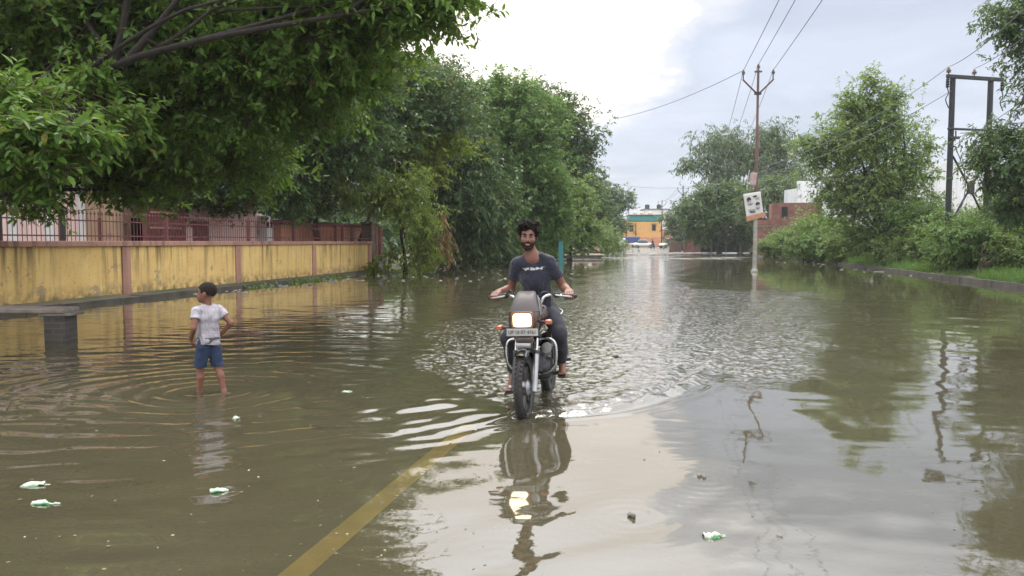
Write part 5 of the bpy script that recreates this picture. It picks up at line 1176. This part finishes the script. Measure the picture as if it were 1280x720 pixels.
def build_boy():
    loc = Vector((BOY.x+.03, BOY.y, -WD)); rot = Euler((0, 0, R(-131.3)))
    HC = Vector((.0, -.02, 1.035)); HR = Euler((R(-3), 0, R(40))).to_matrix(); hr = [list(r) for r in HR]
    def hp(x, y, z): return HC+HR @ Vector((x, y, z))
    S = {k: Vector((k*.112, .005, .872)) for k in (-1, 1)}; E = {1: Vector((.165, .055, .715)), -1: Vector((-.185, .095, .735))}; W = {1: Vector((.135, -.075, .60)), -1: Vector((-.135, .0, .625))}
    HIP = {k: Vector((k*.052, .0, .545)) for k in (-1, 1)}; AN = {1: Vector((.07, -.07, .065)), -1: Vector((-.105, .085, .075))}; KN = {k: ik(HIP[k], AN[k], .245, .24, (k*.15, -1, 0)) for k in (-1, 1)}
    s = SDF((-.3, -.25, -.02), (.26, .24, 1.18), .0048)
    s.ell((0, 0, .575), (.09, .072, .07), .03); s.ell((0, -.006, .68), (.083, .068, .09), .04); s.ell((0, .004, .80), (.094, .07, .1), .04); s.cap((-.088, .006, .872), (.088, .006, .872), .034, .034, .03)
    s.cap((0, .008, .875), hp(0, .015, -.06), .036, .034, .02)
    s.ell(hp(0, .012, .024), (.068, .082, .074), .02, rot=hr); s.ell(hp(0, -.018, -.04), (.052, .06, .06), .025, rot=hr); s.ell(hp(0, -.055, -.078), (.022, .02, .016), .015, rot=hr)
    s.cap(hp(0, -.072, -.005), hp(0, -.085, -.03), .007, .0105, .008); s.cap(hp(-.028, -.064, .014), hp(.028, -.064, .014), .01, .01, .01); s.cap(hp(-.014, -.072, -.056), hp(.014, -.072, -.056), .0075, .0075, .007)
    for k in (-1, 1):
        s.ell(hp(k*.026, -.078, -.001), (.014, .01, .009), .006, 'd', rot=hr); s.ell(hp(k*.070, .012, -.012), (.010, .018, .028), .006, rot=hr)
        s.cap(S[k], E[k], .034, .027, .02); s.cap(E[k], W[k], .027, .019, .012)
        s.cap(HIP[k], KN[k], .052, .036, .025); s.chain([KN[k], KN[k].lerp(AN[k], .35)+Vector((0, .012, 0)), AN[k]], [.034, .034, .021], .015)
        a = AN[k]; ba = a+Vector((k*.008, -.085, -.042)); he = a+Vector((0, .025, -.035)); s.cap(a, he, .024, .02, .015); s.cap(a, ba, .024, .017, .015); s.cap(he, ba, .02, .018, .015)
        for j in range(5): o = (j-2)*.011*-k; t0 = ba+Vector((o, 0, 0)); s.cap(t0, t0+Vector((0, -.03+.004*j, -.004)), .0085-.0006*j, .006, .004)
    hand(s, W[1], (-.25, -.55, -.8), (1, -.1, 0), -1, .72, .9); hand(s, W[-1], (.55, -.75, -.35), (-.8, -.4, .4), 1, .72, .7)
    body = link('person', s.mesh('person'), M['skin_boy'], None, 180); body.location = loc; body.rotation_euler = rot
    tag(body, 'small boy in grey tshirt and denim shorts wading with his back turned', 'person')
    s = SDF((-.24, -.14, .5), (.24, .18, .95), .005)
    s.ell((0, .0, .575), (.119, .101, .10), .03); s.ell((0, -.003, .68), (.106, .088, .1), .05); s.ell((0, .006, .80), (.107, .084, .108), .04); s.cap((-.09, .006, .875), (.09, .006, .875), .043, .043, .03); s.cap((-.05, .008, .898), (.05, .008, .898), .032, .032, .02)
    for k in (-1, 1): s.cap(S[k], S[k].lerp(E[k], .55), .045, .047, .02)
    s.ell((0, -.012, .935), (.044, .046, .04), .006, 'd')
    s.field(lambda X, Y, Z: .003*np.sin(50*Z+30*X+12*Y)*np.sin(34*X-26*Z+20*Y), 'add'); s.field(lambda X, Y, Z: .537+.01*np.sin(20*X)-Z)
    for k in (-1, 1):
        u = (E[k]-S[k]).normalized(); p0 = S[k].lerp(E[k], .5)
        s.field(lambda X, Y, Z: np.where(k*X > .1, (X-p0.x)*u.x+(Y-p0.y)*u.y+(Z-p0.z)*u.z, -1))
    link('shirt', s.mesh('shirt'), M['shirt_grey'], body, 180)
    s = SDF((-.2, -.17, .27), (.2, .17, .66), .005); s.ell((0, .0, .565), (.099, .082, .068), .02)
    for k in (-1, 1): s.cap(HIP[k]-Vector((0,0,.03)), HIP[k].lerp(KN[k], .95)+Vector((k*.004, 0, 0)), .066, .058, .02)
    s.field(lambda X, Y, Z: .004*np.sin(45*Z+25*X)*np.sin(30*Y-18*Z), 'add'); s.field(lambda X, Y, Z: .315+.06*Y-Z); link('shorts', s.mesh('shorts'), M['denim'], body, 180)
    s = SDF(HC-Vector((.11, .13, .1)), HC+Vector((.11, .13, .11)), .004); s.ell(hp(0, .016, .028), (.0725, .088, .079), .02, rot=hr)
    s.field(lambda X, Y, Z: .0018*np.sin(210*X+60*Z)*np.sin(190*Y-90*Z), 'add')
    def reg(X, Y, Z):
        q = np.stack([X-HC.x, Y-HC.y, Z-HC.z], -1) @ np.array(HR); x, y, z = q[..., 0], q[..., 1], q[..., 2]
        line = .012-.55*y; line = np.where((y > -.03) & (np.abs(x) > .045), np.minimum(line, .0-.5*np.maximum(y-.005, 0)), line); return (line-z)*.8
    s.field(reg); link('hair', s.mesh('hair'), M['hair_boy'], body, 180)
    for k in (-1, 1):
        b = MB(); b.ball(hp(k*.026, -.062, -.001), .0105, 12, 8); e = b.build('eye', M['eye_white'], body, 180); b = MB(); b.ball(hp(k*.026, -.0695, -.001), (.005, .004, .005), 8, 6); b.build('iris', M['iris'], e, 180)
        b = MB(); b.tube([hp(k*.01, -.075, .016), hp(k*.026, -.075, .021), hp(k*.042, -.066, .016)], [.002, .0035, .002], 6); b.build('eyebrow', M['hair_boy'], body, 180)
    b = MB(); b.tube([hp(-.016, -.073, -.056), hp(0, -.081, -.058), hp(.016, -.073, -.056)], [.002, .005, .002], 6); b.build('lip', M['lip'], body, 180)
build_boy()

# ------------------------------------------------------------------ motorcycle
def build_bike():
    r = BR
    def wheel(name, y, tw):
        w = empty(name, (0, y, .30)); w.parent = r
        b = MB(); prof = []
        for j in range(14):
            a = 2*math.pi*j/14; prof.append((.262+.038*math.cos(a), tw*math.sin(a)*(1 if math.cos(a) > 0 else .75)))
        rings = []
        for i in range(48):
            t = 2*math.pi*i/48; rings.append([(h, -q*math.sin(t), q*math.cos(t)) for q, h in prof])
        b.loft(rings, closed=True)
        for i in range(44):
            t = 2*math.pi*i/44
            for k in (-1, 1): b.box((k*tw*.55, -.293*math.sin(t+.03*k), .293*math.cos(t+.03*k)), (tw*.62, .022, .014), Euler((t+.03*k, 0, 0)).to_matrix() @ Euler((0, k*R(28), k*R(22))).to_matrix())
        b.build('tyre', M['rubber'], w, 40)
        b = MB(); rings = []
        for i in range(48):
            t = 2*math.pi*i/48; rings.append([(h, -q*math.sin(t), q*math.cos(t)) for q, h in ((.236, -.03), (.228, -.026), (.214, -.02), (.214, .02), (.228, .026), (.236, .03), (.228, .02), (.222, 0), (.228, -.02))])
        b.loft(rings, closed=True)
        for i in range(5):
            t = 2*math.pi*i/5+.3; d = Vector((0, -math.sin(t), math.cos(t)))
            for q in (-.17, .17): d2 = Vector((0, -math.sin(t+q), math.cos(t+q))); b.tube([d*.05, d2*.218], [.016, .012], 6)
        b.build('rim', M['alloy'], w, 40)
        b = MB(); b.lathe([(.012, -.06), (.06, -.055), (.07, -.02), (.07, .03), (.05, .05), (.012, .06)], (0, 0, 0), (1, 0, 0), 24); b.lathe([(.014, -.1), (.014, .1)], (0, 0, 0), (1, 0, 0), 12); b.build('hub', M['steel'], w, 40); return w
    wheel('front_wheel', 0, .037); wheel('rear_wheel', 1.235, .042)
    def fender(name, y, a0, a1, rad, wd, m):
        b = MB(); rings = []
        for i in range(25):
            t = R(a0+(a1-a0)*i/24); c = Vector((0, y, .30)); d = Vector((0, math.sin(t), math.cos(t))); rg = []
            for x, q in ((-1, -.028), (-.86, -.006), (-.5, .006), (0, .010), (.5, .006), (.86, -.006), (1, -.028)): rg.append(c+d*(rad+q)+Vector((x*wd, 0, 0)))
            rings.append(rg+[p-d*.004 for p in rg[::-1]])
        b.loft(rings); return b.build(name, m, r, 50)
    fender('front_fender', 0, -28, 95, .325, .058, M['black_paint']); fender('rear_fender', 1.235, -50, 85, .335, .075, M['black_paint'])
    rk = Vector((0, .29, .63)).normalized()
    for k in (-1, 1):
        a = Vector((k*.088, .0, .30)); b = MB(); b.tube([a-rk*.04, a+rk*.30], .027, 12); b.build('fork_slider', M['alloy'] if k < 0 else M['steel'], r, 40)  # left slider takes the darker metal: its shadow is put into the colour
        b = MB(); b.tube([a+rk*.30, a+rk*.70], .0165, 12); b.build('fork_tube', M['chrome'], r, 40)
        b = MB(); b.tube([a+rk*.29, a+rk*.32], .031, 12); b.build('dust_seal', M['black_plastic'], r, 40)
        b = MB(); b.tube([a+Vector((k*.0, 0, 0)), a+Vector((k*.045, 0, 0))], .017, 10); b.build('axle_nut', M['steel'], r, 40)
    b = MB(); b.box(Vector((0, 0, .30))+rk*.46, (.24, .07, .05), (-R(25), 0, 0), .012); b.box(Vector((0, 0, .30))+rk*.68, (.24, .07, .04), (-R(25), 0, 0), .012); b.build('triple_clamp', M['alloy'], r, 40)
    b = MB(); b.box((0, .02, .655), (.13, .04, .045), None, .01); b.build('fork_brace', M['steel'], r, 40)
    # cowl round the lamp
    def rg(z, y, a, bb, p=3.2): return [v if v.y < y else Vector((v.x, min(v.y, y+.06), v.z)) for v in sring((0, y, z), a, bb, n=32, p=p)]
    b = MB(); b.loft([rg(.735, .16, .10, .06), rg(.765, .14, .122, .095), rg(.81, .13, .132, .125), rg(.87, .13, .138, .132), rg(.935, .14, .135, .13)])
    b.build('headlamp_cowl', M['brown_paint'], r, 50)
    b = MB(); b.loft([rg(.937, .14, .133, .128), rg(.97, .15, .124, .12), rg(1.02, .17, .105, .10), rg(1.07, .205, .09, .07), rg(1.095, .235, .076, .04), rg(1.1, .25, .06, .02)])
    ws = b.build('windscreen', M['fairing'], r, 50)
    for k in (-1, 1):
        b = MB(); b.loft([sring((k*(.128+.01), .17, .90), .006, .05, n=12), sring((k*.122, .19, .99), .006, .05, n=12), sring((k*.098, .235, 1.065), .005, .03, n=12)]); b.build('cowl_wing', M['smoke_screen'], r, 50)
    # lamp: bezel frame, lens
    def rrect(w, h, y, z, n=32, p=6): return sring((0, y, z), w, h, (1, 0, 0), (0, 0, 1), n, p)
    b = MB(); b.loft([rrect(.092, .07, .03, .870), rrect(.096, .074, .004, .870), rrect(.092, .07, -.006, .870), rrect(.080, .058, -.006, .870), rrect(.078, .056, .004, .870)]); b.build('headlamp_bezel', M['lamp_rim'], r, 50)
    b = MB(); b.loft([rrect(.078, .056, -.003, .870), rrect(.077, .055, -.009, .870), rrect(.066, .045, -.0165, .870), rrect(.04, .028, -.020, .870)]); b.build('headlamp', M['lamp'], r, 50)
    # number plate
    b = MB(); b.box((0, -.012, .768), (.27, .008, .062), None, .004); pl = b.build('number_plate', M['plate'], r)
    me = text_mesh('UP 18 BT 4761', .042); o = link('plate_lettering', me, M['ink'], pl); o.location = (0, -.0172, .768); o.rotation_euler = (R(90), 0, 0); o.scale = (.92, 1.05, 1)
    b = MB(); b.box((0, -.006, .768), (.286, .01, .074), None, .004); b.build('plate_frame', M['black_plastic'], r)
    b = MB(); b.box((0, .09, .70), (.15, .11, .085), None, .025); b.build('lower_cowl', M['brown_paint'], r, 50)
    for txt, sz, z, y in (('Hero', .019, 1.005, .072), ('SPLENDOR', .023, .983, .064)):
        me = text_mesh(txt, sz, .0035); o = link('cowl_lettering', me, M['white_ink'], ws); o.location = (.02, y-.0125, z-.012); o.rotation_euler = (R(72), 0, 0); o.scale = (1.15, 1, 1)
    for k in (-1, 1):
        z = .845 if k > 0 else .80
        b = MB(); b.tube([(k*.11, .10, z), (k*.19, .085, z)], .011, 8); st = b.build('indicator_stalk', M['black_plastic'], r, 40)
        b = MB(); b.loft([sring((k*.212, .12, z), .023, .017, (1, 0, 0), (0, 0, 1), 20, 3), sring((k*.212, .09, z), .031, .023, (1, 0, 0), (0, 0, 1), 20, 3), sring((k*.212, .055, z), .031, .023, (1, 0, 0), (0, 0, 1), 20, 3), sring((k*.212, .043, z), .022, .015, (1, 0, 0), (0, 0, 1), 20, 3)]); b.build('indicator', M['amber'], r, 50)
    # bars
    half = [(.03, .335, .945), (.075, .335, .95), (.105, .335, .985), (.13, .345, 1.035), (.17, .375, 1.052), (.22, .42, 1.05), (.39, .50, 1.03)]
    b = MB(); b.tube(smooth_path([(-x, y, z) for x, y, z in half[::-1]]+half, 5), .0125, 10); b.build('handlebar', M['chrome'], r, 180)
    for k in (-1, 1):
        g0 = Vector((k*.275, .447, 1.044)); g1 = Vector((k*.392, .501, 1.03)); b = MB(); b.tube([g0, g1], .0175, 12); b.ball(g1, .021, 10, 6); b.build('grip', M['black_plastic'], r, 40)
        b = MB(); b.box((k*.235, .42, 1.05), (.055, .05, .05), (0, 0, k*R(24)), .012); b.build('switch_block', M['black_plastic'], r, 40)
        b = MB(); b.tube(smooth_path([(k*.225, .385, 1.05), (k*.28, .385, 1.042), (k*.37, .43, 1.03)], 4), [.009]*8+[.008], 8); b.build('lever', M['steel'], r, 180)
        b = MB(); b.tube(smooth_path([(k*.225, .39, 1.05), (k*.15, .26, 1.11 if k < 0 else 1.09), (k*.10, .25, 1.04), (k*.07, .27, .92)], 6), .006, 6); b.build('control_cable', M['black_plastic'], r, 180)
        b = MB(); b.tube(smooth_path([(k*.05, .40, .655), (k*.13, .375, .665), (k*.195, .365, .655), (k*.222, .365, .60), (k*.222, .37, .50), (k*.205, .38, .43), (k*.15, .39, .375), (k*.06, .40, .345)], 5), .0135, 10); b.build('crash_guard', M['chrome'], r, 180)
    b = MB(); b.tube([(0, .31, .92), (0, .40, .36)], .022, 10); b.tube([(0, .33, .88), (0, .62, .72), (0, 1.3, .73)], .022, 10); b.tube([(0, .42, .34), (0, .85, .30)], .022, 10)
    for k in (-1, 1): b.tube([(k*.09, .85, .33), (k*.1, 1.235, .30)], .018, 8); b.tube([(k*.08, .8, .36), (k*.09, 1.0, .72)], .014, 8)
    b.build('frame', M['black_paint'], r, 40)
    b = MB(); b.loft([sring((0, .36, .87), .06, .05, (1, 0, 0), (0, 0, 1), 24, 2.4), sring((0, .41, .875), .115, .095, (1, 0, 0), (0, 0, 1), 24, 2.4), sring((0, .52, .875), .14, .11, (1, 0, 0), (0, 0, 1), 24, 2.4), sring((0, .64, .855), .13, .095, (1, 0, 0), (0, 0, 1), 24, 2.4), sring((0, .74, .82), .09, .055, (1, 0, 0), (0, 0, 1), 24, 2.4)])
    b.build('fuel_tank', M['brown_paint'], r, 180)
    b = MB(); b.lathe([(.02, 0), (.035, .0), (.035, .015), (.01, .02)], (0, .5, .985), n=14); b.build('filler_cap', M['chrome'], r, 40)
    b = MB(); b.loft([sring((0, .70, .795), .07, .03, (1, 0, 0), (0, 0, 1), 20, 3), sring((0, .80, .79), .115, .04, (1, 0, 0), (0, 0, 1), 20, 3), sring((0, 1.05, .785), .13, .045, (1, 0, 0), (0, 0, 1), 20, 3), sring((0, 1.32, .80), .12, .05, (1, 0, 0), (0, 0, 1), 20, 3), sring((0, 1.42, .82), .08, .03, (1, 0, 0), (0, 0, 1), 20, 3)]); b.build('seat', M['seat'], r, 180)
    for k in (-1, 1):
        b = MB(); b.loft([sring((k*.1, .74, .64), .02, .08, (1, 0, 0), (0, 0, 1), 16, 3), sring((k*.125, .9, .63), .02, .1, (1, 0, 0), (0, 0, 1), 16, 3), sring((k*.12, 1.08, .65), .015, .07, (1, 0, 0), (0, 0, 1), 16, 3)]); b.build('side_panel', M['brown_paint'], r, 50)
        b = MB(); b.tube([(k*.125, 1.2, .34), (k*.12, 1.08, .74)], .016, 10)
        for i in range(11): f = .15+.07*i; b.lathe([(.02, -.008), (.034, 0), (.02, .008)], Vector((k*.125, 1.2, .34)).lerp(Vector((k*.12, 1.08, .74)), f), (0, -.12, .4), 12)
        b.build('rear_shock', M['chrome'], r, 50)
        b = MB(); b.tube([(k*.06, .70, .30), (k*.235, .70, .305)], .016, 10); b.box((k*.2, .70, .306), (.10, .045, .034), None, .01); b.build('footpeg', M['black_plastic'], r, 40)
        b = MB(); b.tube([(k*.10, .98, .37), (k*.17, 1.0, .385)], .012, 8); b.box((k*.21, 1.0, .388), (.115, .04, .034), None, .01); b.build('passenger_peg', M['black_plastic'], r, 40)
    b = MB(); b.box((0, .60, .40), (.25, .30, .22), None, .05); b.lathe([(.03, -.15), (.1, -.145), (.115, -.12), (.115, .12), (.1, .145), (.03, .15)], (0, .56, .38), (1, 0, 0), 28); b.build('crankcase', M['alloy'], r, 40)
    b = MB()
    for i in range(9): b.box((0, .47-.022*i, .42+.006*i), (.17, .009, .15), (R(-14), 0, 0), .004)
    b.box((0, .385, .437), (.10, .2, .09), (R(-14), 0, 0), .02); b.box((0, .262, .475), (.13, .05, .12), (R(-14), 0, 0), .02); b.build('cylinder_block', M['alloy'], r, 40)
    b = MB(); b.tube(smooth_path([(-.03, .29, .40), (-.08, .30, .30), (-.13, .45, .26), (-.15, .7, .28)], 5), .018, 10); b.tube([(-.15, .7, .28), (-.165, 1.0, .33), (-.175, 1.5, .40)], [.03, .045, .04], 14); b.build('exhaust', M['chrome'], r, 180)
    b = MB(); b.tube([(.13, 1.04, .36), (.13, 1.04, .50), (.235, 1.05, .50), (.235, 1.05, .41), (.13, 1.04, .40)], .008, 8)
    for i in range(4): b.tube([(.15+.022*i, 1.045, .41), (.15+.022*i, 1.045, .50)], .004, 5)
    b.tube([(.12, 1.05, .70), (.14, 1.04, .5)], .008, 6); b.build('saree_guard', M['chrome'], r, 40)
    b = MB(); b.tube(smooth_path([(-.12, 1.15, .78), (-.14, 1.4, .82), (0, 1.52, .84), (.14, 1.4, .82), (.12, 1.15, .78)], 5), .011, 8); b.build('grab_rail', M['chrome'], r, 180)
    b = MB(); b.loft([sring((0, 1.42, .72), .07, .05, (1, 0, 0), (0, 0, 1), 16, 3), sring((0, 1.52, .74), .05, .035, (1, 0, 0), (0, 0, 1), 16, 3)]); b.build('tail_lamp', M['amber'], r, 50)
    b = MB(); b.lathe([(.02, -.03), (.045, -.028), (.045, .02), (.03, .03)], (.155, .28, .60), (0, 1, .1), 16); b.build('horn', M['steel'], r, 40)
build_bike()

# far rider on the dry road
fp = at(814, 308, 138)
fb = copy_tree(BR); fb.location = (fp.x, 138, .17); fb.rotation_euler = (0, R(3), R(-165)); fb['label'] = 'small dark motorcycle far away on the dry road'; 
for ch in list(fb.children):
    if ch.name.startswith(('headlamp', 'number_plate', 'windscreen', 'plate_frame')):
        for c2 in list(ch.children): bpy.data.objects.remove(c2)
        bpy.data.objects.remove(ch)
man = [o for o in COL.objects if o.name == 'person'][0]
fm = copy_tree(man); fm.location = fb.location; fm.rotation_euler = fb.rotation_euler; fm['label'] = 'distant rider in dark clothes seen from behind before the white car'

# ------------------------------------------------------------------ floating litter
def packet(p, L, W, H, rz, label, fold=True, seed=0):
    q = np.random.default_rng(seed+40); r = empty('plastic_packet', p, (0, 0, rz), label, 'packet'); pr = random.Random(seed)
    def sheet(nm, m, x0, x1, y0, y1, nx, ny, hgt, taper, curl):
        u, v = np.meshgrid(np.linspace(0, 1, nx), np.linspace(0, 1, ny), indexing='ij'); w = 1-taper*u
        x = x0+(x1-x0)*u+q.normal(0, .035*L, u.shape)*.5; y = (y0+(y1-y0)*v)*w+q.normal(0, .03*W, u.shape)
        z = hgt*(np.sin(math.pi*np.clip(v, .04, 1))**.7)*(.45+.55*np.sin(math.pi*np.clip(u, .08, .92)))+q.normal(0, hgt*.2, u.shape)+curl*u*u*hgt-.004
        I = np.arange(nx*ny).reshape(nx, ny); Q = np.stack([I[:-1, :-1], I[1:, :-1], I[1:, 1:], I[:-1, 1:]], -1).reshape(-1, 4)
        o = link(nm, np_mesh(nm, np.stack([x, y, z], -1).reshape(-1, 3), Q), m, r, 40); k = o.modifiers.new('thickness', 'SOLIDIFY'); k.thickness = .0015; return o
    t = pr.uniform(.1, .75); sheet('wrapper', M['packet_white'], -L/2, L/2, -W*.36, W*.5, 8, 6, H*pr.uniform(.6, 1), t, pr.uniform(-.6, .8))
    sheet('printed_band', M['packet_green'], -L/2*pr.uniform(.5, 1), L/2*pr.uniform(.3, .9), -W*.62, -W*.33, 6, 3, H*.45, t*.6, 0)
    sheet('torn_flap', M['packet_white'], L*.42, L*pr.uniform(.6, .85), -W*.2, W*.25, 4, 3, H*.4, .5, pr.uniform(-1, 1))
for i, (px, py, L, W, H, rz, lb) in enumerate(((891, 671, .13, .075, .035, 4, 'white and green packet floating alone on the bright sky reflection'), (41, 607, .14, .075, .03, 10, 'torn white and green packet, upper of the two drifting near the lower left corner'), (54, 629, .13, .07, .03, -4, 'curled white packet with green edge, lower of the two near the lower left corner'),
        (273, 613, .11, .07, .03, 15, 'green and white packet floating in front of the boy towards the viewer'), (432, 490, .12, .07, .03, 5, 'pale green packet floating between the boy and the motorcycle'), (295, 524, .11, .07, .03, -35, 'small green packet floating just beside the boy ripples'))):
    packet(gp(px, py), L*(.7, .95, 1.0, .85, .75, .7)[i], W*(.9, .8, .6, .8, .7, .8)[i], H*.8, R(rz), lb, seed=i)
def clod(px, py, s, lab):
    q = random.Random(px); b = MB(); p = gp(px, py)
    for i in range(7): b.ball((q.uniform(-.5, .5)*s, q.uniform(-.5, .5)*s, q.uniform(-.1, .25)*s), tuple(s*q.uniform(.18, .4) for _ in range(3)), 9, 6)
    o = b.build('floating_clod', M['foam_mat'], None, 180); o.location = p; tag(o, lab, 'clod')
clod(877, 597, .038, 'grey clod floating below the reflected pole'); clod(788, 646, .042, 'dark clump with rings round it floating near the lower centre'); clod(770, 446, .05, 'dark lump drifting in the churned water behind the motorcycle')
def build_litter():
    rng = np.random.default_rng(17); b = MB(); b2 = MB()
    def bit(p, s, m):
        a = rng.uniform(0, 6.28); e = rng.uniform(.3, .9); n = 6; th = s*rng.uniform(.12, .35)
        rings = [[(p.x+math.cos(a)*s*math.cos(t)*f-math.sin(a)*s*e*math.sin(t)*f, p.y+math.sin(a)*s*math.cos(t)*f+math.cos(a)*s*e*math.sin(t)*f, z) for t in [6.28*j/n+rng.uniform(-.2, .2) for j in range(n)]] for z, f in ((-.004, .9), (th*.5, 1), (th, .6))]
        m.loft(rings)
    for _ in range(32): y = rng.uniform(28, 60); bit(Vector((XR(y)-abs(rng.normal(0, 1.0))-.3, y, 0)), rng.uniform(.05, .16), b)
    for _ in range(80): y = rng.uniform(20, 44); bit(Vector((XL(y)+abs(rng.normal(0, .9))+.15, y, 0)), rng.uniform(.04, .12), b)
    for _ in range(70): p = gp(rng.uniform(470, 720), rng.uniform(332, 352)); bit(p, rng.uniform(.04, .10), b)
    for _ in range(190):
        p = gp(rng.uniform(0, 640), rng.uniform(400, 715)); bit(p, rng.uniform(.003, .012)*(.6+p.y*.12), b2 if rng.uniform() < .65 else b)
    for _ in range(45):
        p = gp(rng.uniform(700, 1270), rng.uniform(420, 715)); bit(p, rng.uniform(.003, .008)*(.6+p.y*.1), b2)
    tag(b.build('pale_litter', M['scrap']), kind='stuff'); tag(b2.build('leaf_debris', M['debris']), kind='stuff')
build_litter()
def weed_mat():
    rng = np.random.default_rng(23); n = 1500; y = 22+17*rng.uniform(0, 1, n); x = XL(y)+np.abs(rng.normal(0, .22, n))
    k = (np.sin(y*1.9)+np.sin(y*.7+1)+rng.normal(0, .5, n)) > .1; x, y = x[k], y[k]; n = len(x)
    V, Q = leaf_geo(np.stack([x, y, rng.uniform(.0, .05, n)], -1), unit(rng.normal(size=(n, 3))*np.array([1, 1, .35])+[0, 0, .15]), unit(rng.normal(size=(n, 3))*.5+[0, 0, 1]), rng.uniform(.08, .18, n), rng.uniform(.04, .09, n), True)
    tag(link('weeds', np_mesh('weeds', V, Q), M['leaf_light']), kind='stuff')
weed_mat()
